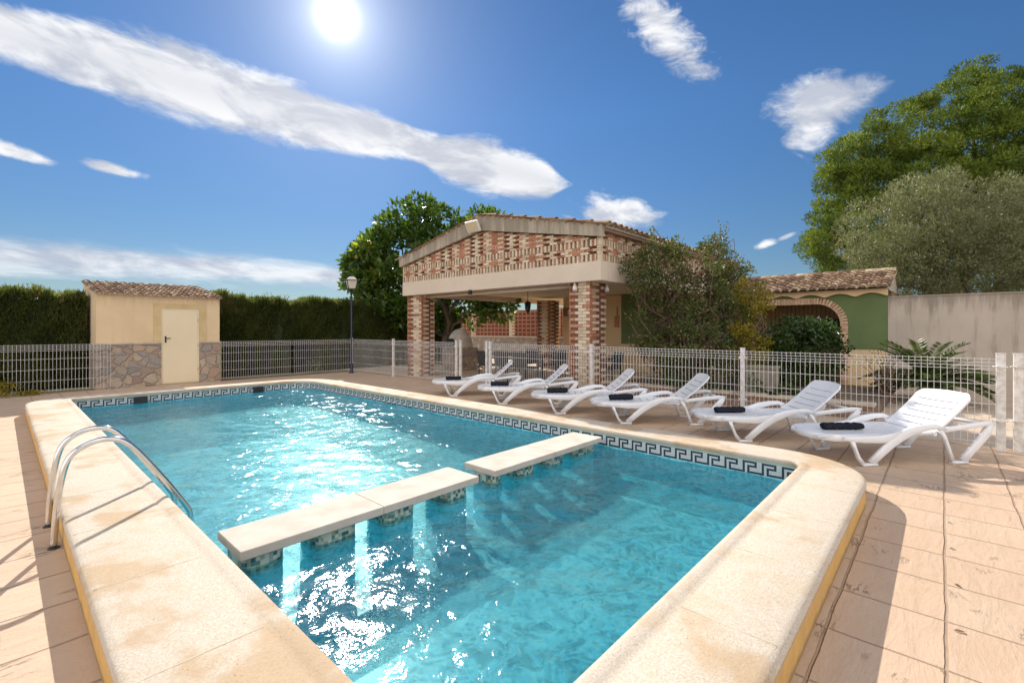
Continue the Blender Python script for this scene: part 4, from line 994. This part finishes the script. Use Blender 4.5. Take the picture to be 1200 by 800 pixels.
LO = [((6.41, 0.59), -42.6, 'white plastic sun lounger nearest the white gate posts, partly in the sun'),
      ((6.65, 1.92), -49, 'white plastic sun lounger second from the right, its rolled towel near the coping curve'),
      ((6.64, 3.66), -53, 'white plastic sun lounger in front of the big shrub, third from the right'),
      ((6.63, 4.92), -50, 'white plastic sun lounger in front of the right brick column, fourth from the right'),
      ((6.72, 6.40), -46, 'white plastic sun lounger second from the left, before the pavilion table'),
      ((6.78, 7.96), -45, 'white plastic sun lounger farthest to the left, beside the open gateway')]
TL = ['nearest lounger beside the gate posts', 'second lounger from the right', 'third lounger from the right', 'fourth lounger from the right', 'second lounger from the left', 'farthest left lounger']
def towel():
    mb = MB(); rings = []
    for i in range(25):
        s_ = -.215 + .43 * i / 24; rad = .050 + .004 * math.sin(i * 1.3) + random.uniform(-.002, .002)
        if i in (0, 24): rad *= .86
        rings.append([(s_, (rad * 1.12) * math.cos(a) , .046 + rad * .92 * math.sin(a)) for a in [2 * math.pi * j / 18 for j in range(18)]])
    mb.loft(rings, None, True, True, True)
    # spiral lip of the roll
    for k in range(3): mb.tube([(-.217 + k * .001, (.042 - k * .013) * math.cos(R(a)), .046 + (.038 - k * .012) * math.sin(R(a))) for a in range(0, 300, 20)], .004, 5)
    o = mb.build('rolled_towel', 'towel'); return o
tw0 = towel()
for i, ((fx_, fy_), th, lab) in enumerate(LO):
    o = proto if i == 0 else copy_tree(proto)
    d = Vector((math.cos(R(th)), math.sin(R(th)))); nn = Vector((-d.y, d.x))
    o.location = (fx_ + nn.x * .345, fy_ + nn.y * .345, 0.0); o.rotation_euler = (0, 0, R(th)); o['label'] = lab
    tw = tw0 if i == 0 else tw0.copy()
    if i: COL.objects.link(tw)
    sp_ = (-.06 + [.02, .0, .03, .02, .0, .03][i]); lat = -.02
    tw.location = (o.location.x + d.x * sp_ + nn.x * lat, o.location.y + d.y * sp_ + nn.y * lat, 0.334); tw.rotation_euler = (0, 0, R(th + [-4, 6, 14, 10, -3, 5][i])); tw.scale = [(1.05, 1.1, .85), (.95, 1, .9), (.9, .95, 1.05), (.85, 1, 1.05), (.85, 1.05, .95), (.8, 1, .9)][i]
    tag(tw, 'rolled black towel on the ' + TL[i], 'towel', 'rolled towels on the loungers')

# ================================================================== TABLE AND CHAIRS, OVEN
tb_ = thing('dining_table', 'dark outdoor dining table under the pavilion', 'table', (10.5, 9.2, 0))
mb = MB(); mb.bbox((10.1, 8.1, .70), (10.95, 10.3, .745), .01); mb.build('table_top', 'rattan', tb_)
for a in (10.16, 10.87):
    for b in (8.18, 10.2):
        mb = MB(); mb.box((a - .03, b - .03, 0), (a + .03, b + .03, .699)); mb.build('leg', 'rattan', tb_)
def chair0():
    o = thing('patio_chair', '', 'chair', (0, 0, 0), 'dark chairs around the pavilion table')
    mb = MB(); mb.bbox((-.26, -.26, .40), (.26, .26, .45), .012); mb.build('seat', 'rattan', o)
    mb = MB()
    mb.loft([[(-.26 - .05 * t_, -.26, .45 + .40 * t_), (-.26 - .05 * t_, .26, .45 + .40 * t_), (-.225 - .05 * t_, .26, .45 + .40 * t_), (-.225 - .05 * t_, -.26, .45 + .40 * t_)] for t_ in (0, .5, 1)], None, True, True); mb.build('backrest', 'rattan', o)
    for s_ in (-1, 1):
        mb = MB(); mb.tube([(-.24, s_ * .265, .66), (.20, s_ * .265, .64), (.24, s_ * .265, .42)], .022, 8); mb.build('armrest', 'rattan', o)
        for q in (-.24, .24): mb = MB(); mb.tube([(q, s_ * .235, 0), (q, s_ * .235, .40)], .018, 8); mb.build('leg', 'rattan', o)
    return o
ch = chair0(); first = True
for (x_, y_, rz, lab) in [(9.85, 8.5, 0, 'dark patio chair on the pool side of the table, right end'), (9.85, 9.2, 0, 'dark patio chair on the pool side of the table, middle'),
                          (9.85, 9.9, 0, 'dark patio chair on the pool side of the table, left end'), (11.25, 8.6, 180, 'dark patio chair on the house side of the table, right'),
                          (11.25, 9.7, 180, 'dark patio chair on the house side of the table, left'), (11.3, 6.75, 150, 'lone dark patio chair right of the right brick column')]:
    o = ch if first else copy_tree(ch); first = False
    o.location = (x_, y_, 0); o.rotation_euler = (0, 0, R(rz)); o['label'] = lab
ovc = at(539, 17.3)
ov = thing('bread_oven', 'pale plaster domed outdoor oven seen through the pavilion', 'oven', (ovc.x, ovc.y, 0))
mb = MB(); mb.bbox((ovc.x - .45, ovc.y - .5, 0), (ovc.x + .45, ovc.y + .5, .80), .02); mb.build('oven_base', 'rubble', ov)
mb = MB(); rings = []
for i in range(10):
    a = R(90 * i / 9); rings.append([(ovc.x + .46 * math.cos(a) * math.cos(q), ovc.y + .50 * math.cos(a) * math.sin(q), .80 + .70 * math.sin(a)) for q in [2 * math.pi * j / 20 for j in range(20)]])
mb.loft(rings, None, True, True, True); mb.build('dome', 'oven_plaster', ov)
mb = MB(); mb.tube([(ovc.x + .1, ovc.y, 1.40), (ovc.x + .1, ovc.y, 1.52)], .07, 10); mb.build('flue', 'white_part', ov)
mb = MB(); mb.prism([(ovc.y - .2, .82), (ovc.y + .2, .82), (ovc.y + .2, 1.0), (ovc.y + .1, 1.14), (ovc.y - .1, 1.14), (ovc.y - .2, 1.0)], 0, ovc.x - .50, ovc.x - .40); mb.build('oven_mouth', 'black_metal', ov)

# ================================================================== VEGETATION
def limb(mb, a, b, r0, r1, wob=.08, n=6):
    a, b = Vector(a), Vector(b); L_ = (b - a).length; pts = []
    for i in range(n + 1):
        q = i / n; p = a.lerp(b, q)
        if 0 < i < n: p = p + Vector((random.uniform(-1, 1), random.uniform(-1, 1), random.uniform(-1, 1))) * wob * L_ * .5
        pts.append(p)
    mb.tube(pts, [r0 + (r1 - r0) * i / n for i in range(n + 1)], 7)
def envelope_clumps(env, n, rmin, rmax, flat=.8, inner=.25):
    """clump centres near the surface of a union of ellipsoids"""
    out = []; vol = np.array([np.prod(r) ** (2 / 3) for c, r in env]); vol /= vol.sum()
    while len(out) < n:
        k = rng.choice(len(env), p=vol); c, r = env[k]; d = sph(1)[0]; f = 1.0 if rng.random() > inner else rng.uniform(.3, .85)
        p = np.array(c) + d * np.array(r) * f * .92
        if f == 1.0 and any(np.sum(((p - np.array(c2)) / np.array(r2)) ** 2) < .72 for c2, r2 in env): continue
        q = rng.uniform(rmin, rmax); out.append((p, (q, q, q * flat)))
    return out
# hedges
def hedge(label, x0, x1, y0, y1, h, n):
    o = thing('hedge', label, 'hedge', ((x0 + x1) / 2, (y0 + y1) / 2, 0), 'dark clipped hedge behind the fence')
    mb = MB(); nx = int((x1 - x0) / .25); rings = []
    for i in range(nx + 1):
        x_ = x0 + (x1 - x0) * i / nx; j = lambda: random.uniform(-.06, .06)
        rings.append([(x_, y0 + .15 + j(), 0), (x_, y0 + .10 + j(), h * .5), (x_, y0 + .16 + j(), h - .07 + j() * .5), (x_, y1 - .16, h - .07 + j() * .5), (x_, y1 - .1, 0)])
    mb.loft(rings, None, True, True, True); mb.build('branches', 'core_green', o)  # solid dark core, not twigs, added to stop views through the hedge
    k = rng.random(n); X = rng.uniform(x0, x1, n)
    bulge = .10 * np.sin(X * 2.3) + .06 * np.sin(X * 5.1 + 1)
    front = k < .68; Y = np.where(front, y0 + .12 * rng.random(n) ** 2 + bulge * .5 + .05, rng.uniform(y0, y1, n)); topz = h + .06 * np.sin(X * 1.7) + .06 * np.sin(X * 4.3) + .05 * np.sin(X * 11) + .03 * np.sin(X * 23)
    Z = np.where(front, rng.random(n) * (topz - .05), topz - .16 * rng.random(n))
    D = np.stack([rng.normal(0, .35, n), np.where(front, -.65, 0) + rng.normal(0, .35, n), .75 + rng.random(n) * .5], 1); D /= np.linalg.norm(D, axis=1)[:, None]
    L_ = np.where(front, .11, .16) * rng.uniform(.6, 1.5, n); 
    pn = np.sin(X * 3.1 + Z * 2.2) * .13 + np.sin(X * 9 - Z * 7) * .1 + .35 * (np.sin(X * 1.3 + 2) * np.sin(Z * 2.1 + X * .7) > .72)
    FP, FD, FL, FW, FR = np.stack([X, Y, Z], 1), D, L_, .028 * rng.uniform(.7, 1.5, n), rng.beta(2, 3, n) + pn + np.where(front, 0, .15)
    # taller stray shoots
    ns = int((x1 - x0) * 9); Xs = rng.uniform(x0, x1, ns); 
    Ps, Ds = [], []
    for q in range(ns):
        hh = rng.uniform(.08, .32); base_ = np.array([Xs[q], rng.uniform(y0, y1), h - .02]); ln_ = rng.normal(0, .12, 2)
        for m_ in range(10):
            Ps.append(base_ + np.array([ln_[0] * m_ / 10, ln_[1] * m_ / 10, hh * m_ / 10])); dq = np.array([rng.normal(0, .5), rng.normal(0, .5), 1.1]); Ds.append(dq / np.linalg.norm(dq))
    m0 = len(Ps); cat = np.concatenate
    leafmesh('foliage', 'leaf_hedge', cat([FP, np.array(Ps)]), cat([FD, np.array(Ds)]), cat([FL, np.full(m0, .09)]), cat([FW, np.full(m0, .02)]), cat([FR, rng.beta(3, 2, m0)]), o)
hedge('tall dark green hedge behind the fence left of the shed', -6.5, 1.52, 16.3, 17.6, 2.31, 60000)
hedge('tall dark green hedge between the shed and the rubber tree', 4.35, 14.5, 16.4, 17.7, 2.42, 90000)

# rubber tree behind the pavilion
c = at(508, 19.8)
tr = thing('rubber_tree', 'dense big leaved tree rising behind the pavilion', 'tree', (c.x, c.y, 0))
def off3(px, py, dep, ddep=0): 
    q = at(px, dep + ddep); return (q.x, q.y, 1.5 + (385 - py) / 550 * (dep + ddep))
mb = MB(); tb2 = Vector(off3(522, 385, 19.8)); tb2.z = 0
for (px, py, r_) in [(500, 300, .12), (455, 320, .09), (545, 320, .09), (560, 355, .06), (480, 270, .07), (440, 370, .06)]:
    limb(mb, (tb2.x, tb2.y, 0), (*tb2.xy, 1.2), .20, .15, .03, 3); limb(mb, (tb2.x, tb2.y, 1.1), off3(px, py, 19.8, random.uniform(-.8, .8)), r_ * 1.2, r_ * .4, .15)
mb.build('trunk', 'bark', tr)
env = [(off3(490, 285, 19.8), (1.7, 1.7, 1.7)), (off3(455, 325, 19.6), (1.5, 1.5, 1.9)), (off3(530, 300, 20), (2.0, 2.0, 1.6)), (off3(445, 362, 19.6), (1.05, 1.05, .9)),
       (off3(490, 352, 20), (1.5, 1.5, 1.3)), (off3(565, 335, 20.2), (1.6, 1.6, 1.5)), (off3(580, 355, 19.5), (1.0, 1.0, .45)), (off3(505, 252, 19.8), (.9, .9, .65)), (off3(430, 330, 19.6), (.6, .6, .7)), (off3(560, 272, 20), (1.3, 1.3, .8))]
P, D, K = clumps(envelope_clumps(env, 190, .30, .58, .8, .3), 560, .5, .35, .5)
n = len(P); leafmesh('crown', 'leaf_rubber', P, D, rng.uniform(.18, .32, n), rng.uniform(.10, .16, n), rng.beta(1.6, 3, n) * .85 + .35 * (K > .93) + .1 * K, tr)

# pine
pn_ = at(1120, 23)
pt = thing('pine_tree', 'large bright green pine towering behind the olive tree', 'tree', (pn_.x, pn_.y, 0))
env = [(off3(1000, 255, 23), (1.6, 1.6, 3.2)), (off3(1010, 195, 23), (1.6, 1.6, 1.6)), (off3(1060, 170, 23), (2.4, 2.4, 2.0)), (off3(1120, 140, 23), (2.4, 2.4, 2.0)), (off3(1150, 108, 23), (1.5, 1.5, 1.6)),
       (off3(1190, 140, 23), (2.4, 2.4, 2.1)), (off3(1120, 200, 24), (4.0, 4.0, 2.6)), (off3(1050, 250, 24), (3.0, 3.0, 3.6)), (off3(1200, 220, 24), (4, 4, 4)), (off3(1255, 170, 24), (3.0, 3.0, 3)), (off3(968, 290, 23), (1.0, 1.0, 1.8)), (off3(975, 210, 23), (.9, .9, 1.3))]
mb = MB(); limb(mb, (pn_.x, pn_.y, 0), off3(1130, 200, 24), .35, .2, .03)
for (px, py) in [(1000, 220), (1010, 180), (1060, 160), (1120, 130), (1150, 90), (1190, 130), (980, 290), (1100, 190), (1200, 200), (1040, 250)]: limb(mb, off3(1125, 260, 24), off3(px, py, 23), .14, .04, .12)
mb.build('trunk', 'bark', pt)
P, D, K = clumps(envelope_clumps(env, 1250, .24, .56, .62, .36), 1250, .35, .8, .5)
n = len(P); D2 = D.copy(); 
leafmesh('crown', 'leaf_pine', P, D2, rng.uniform(.13, .24, n), rng.uniform(.04, .065, n), rng.beta(2, 2.4, n) * .5 + .60 * K - .12, pt)

# olive
ol = at(1110, 14.5)
ot = thing('olive_tree', 'silvery grey olive tree leaning over the concrete wall', 'tree', (ol.x, ol.y, 0))
env = [(off3(1050, 275, 14.5), (1.3, 1.3, 1.45)), (off3(1090, 255, 14.8), (1.4, 1.4, 1.2)), (off3(1140, 265, 14.5), (1.7, 1.7, 1.2)), (off3(1195, 260, 14.5), (1.5, 1.5, 1.2)), (off3(1100, 300, 14.5), (2.0, 2.0, 1.2)),
       (off3(1180, 300, 14.8), (2.2, 2.2, 1.2)), (off3(1240, 280, 14.5), (1.5, 1.5, 1.6)), (off3(1060, 325, 14.6), (1.2, 1.2, .8)), (off3(1130, 328, 14.9), (1.4, 1.4, .8)), (off3(1200, 325, 14.9), (1.4, 1.4, .8)), (off3(1030, 335, 14.6), (.5, .5, .5))]
mb = MB()
for (px, py) in [(1050, 270), (1085, 240), (1130, 250), (1175, 245), (1210, 270), (1100, 290), (1150, 290), (1030, 300), (1070, 300)]:
    limb(mb, (ol.x, ol.y, 0), (ol.x, ol.y, 1.6), .22, .16, .02, 3); limb(mb, (ol.x, ol.y, 1.5), off3(px, py, 14.5, random.uniform(-.5, .5)), .10, .025, .22)
mb.build('trunk', 'bark_grey', ot)
P, D, K = clumps(envelope_clumps(env, 420, .24, .52, .9, .35), 1900, .62, .5, .6)
n = len(P); leafmesh('crown', 'leaf_olive', P, D, rng.uniform(.07, .12, n), rng.uniform(.02, .034, n), rng.beta(2, 2.4, n) * .6 + .42 * K - .04, ot)

# far palm-like tree over the roof
fp = at(830, 24); ft = thing('palm_tree', 'feathery green treetop beyond the pavilion roof', 'tree', (fp.x, fp.y, 0))
mb = MB(); limb(mb, (fp.x, fp.y, 0), off3(832, 300, 24), .18, .13, .02); mb.build('trunk', 'bark', ft)
Pl, Dl = [], []
cc = np.array(off3(832, 292, 24))
for k in range(70):
    a = rng.uniform(0, 2 * math.pi); e_ = rng.uniform(-.2, 1.25); L_ = rng.uniform(.7, 1.15)
    for m_ in range(34):
        q = m_ / 33; r_ = L_ * q * math.cos(e_ * .9); zq = L_ * q * math.sin(e_) - .55 * q * q * L_
        p = cc + np.array([r_ * math.cos(a), r_ * math.sin(a), zq]); Pl.append(p); d_ = np.array([math.cos(a) * .6 + rng.normal(0, .5), math.sin(a) * .6 + rng.normal(0, .5), -.35]); Dl.append(d_ / np.linalg.norm(d_))
leafmesh('crown', 'leaf_palm', np.array(Pl), np.array(Dl), .22, .03, rng.random(len(Pl)), ft)

# shrubs in the garden bed
def shrub(name, label, cat, env, mat, nc, per, rmin, rmax, lsz, wsz, base, stems, dep, rb=(1.6, 2.4), sprays=()):
    o = thing(name, label, cat, (base.x, base.y, 0.16))
    mb = MB()
    for (px, py) in stems:
        tip = off3(px, py, dep, random.uniform(-.5, .5)); b0 = (base.x + random.uniform(-.15, .15), base.y + random.uniform(-.15, .15), .1)
        limb(mb, b0, tip, .022, .006, .18, 7)
        for k in range(3):
            mid_ = Vector(b0).lerp(Vector(tip), random.uniform(.4, .8)); limb(mb, mid_, mid_ + Vector((random.uniform(-.5, .5), random.uniform(-.5, .5), random.uniform(.1, .6))), .009, .003, .2, 4)
    mb.build('branches', 'twig', o)
    P, D, K = clumps(envelope_clumps(env, nc, rmin, rmax, .9, .5), per * 4.2, .2, .3, .8)
    for (px, py, px2, py2) in sprays:
        a_, b_ = np.array(off3(px, py, dep)), np.array(off3(px2, py2, dep)); q = rng.random(80)[:, None]; pp = a_ + (b_ - a_) * q + rng.normal(0, .045, (80, 3)); P = np.concatenate([P, pp]); D = np.concatenate([D, sph(80)]); K = np.concatenate([K, np.full(80, .6)])
    n = len(P); print(name, n); leafmesh('foliage', mat, P, D, rng.uniform(*lsz, n), rng.uniform(*wsz, n), rng.beta(*rb, n) * .8 + .25 * K, o)
    return o
b0 = at(800, 10.6)
shrub('flowering_shrub', 'large straggly shrub with brownish purple leaves before the pavilion side', 'shrub',
      [(off3(780, 350, 10.6), (.9, .9, 1.0)), (off3(825, 345, 10.6), (1.0, 1.0, 1.1)), (off3(858, 370, 10.8), (.6, .6, .9)), (off3(755, 315, 10.4), (.45, .45, .4)), (off3(810, 410, 10.6), (1.1, 1.1, .8)), (off3(845, 310, 10.6), (.5, .5, .7)), (off3(760, 390, 10.6), (.35, .35, .5)), (off3(780, 300, 10.6), (.6, .6, .4))],
      'leaf_shrub', 300, 680, .10, .25, (.04, .085), (.024, .045), b0, [(740, 330), (750, 300), (760, 350), (775, 300), (790, 310), (800, 290), (815, 300), (830, 290), (845, 275), (855, 300), (870, 320), (885, 340), (740, 380), (770, 330), (735, 400), (860, 280), (765, 265), (782, 300)] * 2, 10.6, (1.6, 1.8),
      [(763, 265, 770, 300), (848, 262, 846, 300), (838, 275, 842, 310), (868, 305, 885, 318), (781, 290, 776, 305)])
b1 = at(884, 9.9)
shrub('yellow_shrub', 'yellow leaved shrub in the sun left of the brick arch', 'shrub', [(off3(884, 352, 9.9), (.30, .30, .45)), (off3(874, 380, 9.9), (.38, .38, .5)), (off3(896, 345, 9.9), (.14, .14, .25)), (off3(868, 345, 9.9), (.2, .2, .3)), (off3(880, 410, 9.9), (.35, .35, .4))], 'leaf_yellow', 70, 800, .08, .16, (.04, .08), (.025, .04), b1, [(880, 335), (890, 340), (870, 350), (898, 335), (862, 350)], 9.9)
b2 = at(935, 11.2)
shrub('citrus_bush', 'dark green round bush in front of the brick arch', 'bush', [(off3(935, 398, 11.2), (.75, .75, .45)), (off3(955, 393, 11.2), (.5, .5, .4)), (off3(905, 410, 11.2), (.6, .6, .5)), (off3(930, 425, 11.2), (.9, .9, .5)), (off3(970, 410, 11.2), (.35, .35, .4))], 'leaf_citrus', 120, 420, .12, .28, (.07, .12), (.04, .06), b2, [(935, 385), (950, 380), (915, 395), (970, 400), (900, 400)], 11.2)
b3 = at(846, 9.6)
shrub('low_bush', 'low dark bush at the foot of the large shrub', 'bush', [(off3(850, 445, 9.8), (1.0, 1.0, .35)), (off3(890, 440, 9.8), (.7, .7, .4)), (off3(790, 440, 10), (.6, .6, .25))], 'leaf_citrus', 110, 800, .08, .16, (.035, .065), (.02, .03), b3, [(850, 430), (880, 425), (800, 435)], 9.8)
b4 = at(1040, 9.0)
shrub('rose_bush', 'sparse leggy bush with small dark leaves behind the fence left of the cycad', 'bush', [(off3(1036, 440, 9.0), (.28, .28, .35)), (off3(1030, 425, 9.0), (.2, .2, .2))], 'leaf_shrub', 14, 500, .05, .12, (.03, .05), (.02, .03), b4, [(1028, 408), (1045, 420), (1035, 430), (1052, 415), (1020, 440)], 9.0)
# cycad and small fan plants: arching fronds
def frond_plant(name, label, cat, c, nf, Lf, el0, el1, mat, lw=.016, ll=.16, trunk=.2):
    o = thing(name, label, cat, (c.x, c.y, 0.16)); mb = MB(); mb.tube([(c.x, c.y, .1), (c.x, c.y, .16 + trunk)], [.11, .09], 10); mb.build('trunk', 'bark', o)
    P, D = [], []; st = MB()
    for k in range(nf):
        a = 2 * math.pi * k / nf * 2.399 + random.uniform(-.2, .2); e0_ = R(random.uniform(el0, el1)); L_ = Lf * random.uniform(.75, 1.1); pts = []
        p = Vector((c.x, c.y, .16 + trunk)); e_ = e0_; ds = L_ / 24; hd = Vector((math.cos(a), math.sin(a), 0)); sd_ = Vector((-math.sin(a), math.cos(a), 0))
        for m_ in range(25):
            pts.append(p.copy()); d = hd * math.cos(e_) + Vector((0, 0, math.sin(e_))); p = p + d * ds; e_ -= R(55) / 24
            if m_ > 3:
                wl = ll * math.sin(math.pi * (m_ + 1) / 28) ** .6
                for s_ in (-1, 1):
                    for h2 in (0, .5):
                        P.append(np.array(p - d * ds * h2)); q = sd_ * s_ * .85 + d * .55 + Vector((0, 0, .18)); D.append(np.array(q.normalized()) * 1.0)
        st.tube(pts, .006, 5)
    st.build('frond_stems', 'leaf_palm', o)
    P, D = np.array(P), np.array(D); leafmesh('fronds', mat, P, D, ll * rng.uniform(.8, 1.1, len(P)), lw, rng.random(len(P)), o)
    return o
frond_plant('cycad', 'dark green cycad with arching fronds behind the nearest lounger', 'cycad', at(1085, 9.6), 62, 1.0, 8, 85, 'leaf_palm', .026, .19, .18)
frond_plant('small_palm', 'small bright fan of fronds by the fence between two loungers', 'plant', at(935, 8.9), 12, .42, 20, 75, 'leaf_palm', .022, .11, .02)
frond_plant('small_palm', 'small tuft of green blades by the fence next to the concrete block', 'plant', at(903, 9.0), 9, .34, 30, 80, 'leaf_palm', .02, .10, .02)
# concrete block and brick pier in the bed
mb = MB(); q = at(894, 9.25); mb.bbox((q.x - .18, q.y - .25, .1), (q.x + .18, q.y + .25, .72), .015); mb.bbox((q.x - .2, q.y - .27, .721), (q.x + .2, q.y + .27, .77), .01)
simple('block_grey', (0.30, 0.26, 0.21), (0.22, 0.19, 0.15), 6, 0.9)
tag(mb.build('stone_block', 'block_grey'), 'square grey stone block with a cap in the garden bed', 'stone block')
bp = at(808, 11.6); bo = thing('brick_pier', 'small red brick pier half hidden under the large shrub', 'pier', (bp.x, bp.y, 0))
mb = MB(); mb.box((bp.x - .14, bp.y - .14, .1), (bp.x + .14, bp.y + .14, .90), 'brick_mortar')
for k in range(10):
    for s_ in (0, 1): mb.box((bp.x - .15, bp.y - .15 + s_ * .152, .12 + k * .078), (bp.x + .15, bp.y - .004 + s_ * .152, .19 + k * .078), 'brick_red')
mb.build('pier_shaft', 'brick_red', bo)
# weeds under the left fence, one at the lamp
def weed(label, c, r_, h, n, mat='leaf_yellow'):
    o = thing('weed', label, 'weed', (c[0], c[1], 0)); P = np.stack([rng.normal(c[0], r_, n), rng.normal(c[1], r_ * .5, n), rng.random(n) * h], 1)
    D = rng.normal(0, .5, (n, 3)); D[:, 2] = np.abs(D[:, 2]) + .5; D /= np.linalg.norm(D, axis=1)[:, None]
    leafmesh('foliage', mat, P, D, rng.uniform(.05, .10, n), rng.uniform(.02, .045, n), rng.random(n), o)
weed('bright green weed under the far left end of the fence', (.02, 15.0), .12, .34, 260, 'leaf_rubber_l' if False else 'leaf_yellow')
weed('flat low weed at the foot of the left fence', (.42, 15.05), .12, .08, 140)
weed('small leafy weed behind the fence near the lamp post', (7.3, 15.75), .16, .40, 200, 'leaf_rubber')

# fallen leaves on the right part of the deck
G0 = 'dry leaves fallen on the deck'
def G(px, py):
    d = 1.5 * 550 / (py - 385); q = at(px, d); return q
base_leaf = None
for i, (px, py, lab) in enumerate([(1111, 588, 'small dry leaf on the right deck, farthest from the camera'), (1114, 613, 'dry leaf on the right deck beside the long joint, second from the back'), (1116, 643, 'dry leaf on the right deck, third from the back'),
                              (1122, 686, 'curled dry leaf on the right deck, fourth from the back'), (1124, 740, 'biggest dry leaf on the right deck, nearest the camera'), (980, 648, 'dark leaf scrap in the gap beside the pool wall')]):
    q = G(px, py)
    if base_leaf is None:
        mb = MB(); mb.add([(-.03, 0, .002), (-.01, .012, .010), (.015, .010, .006), (.035, 0, .003), (.012, -.012, .012), (-.012, -.010, .004)], [(0, 1, 2, 3, 4, 5)]); base_leaf = mb.build('dry_leaf', 'dry_leaf'); o = base_leaf
    else: o = base_leaf.copy(); COL.objects.link(o)
    o.location = (q.x, q.y, 0.002); o.rotation_euler = (0, 0, i * 1.3); o.scale = (.45 + .08 * i,) * 3 if i < 5 else (.5,) * 3; tag(o, lab, 'leaf', G0)
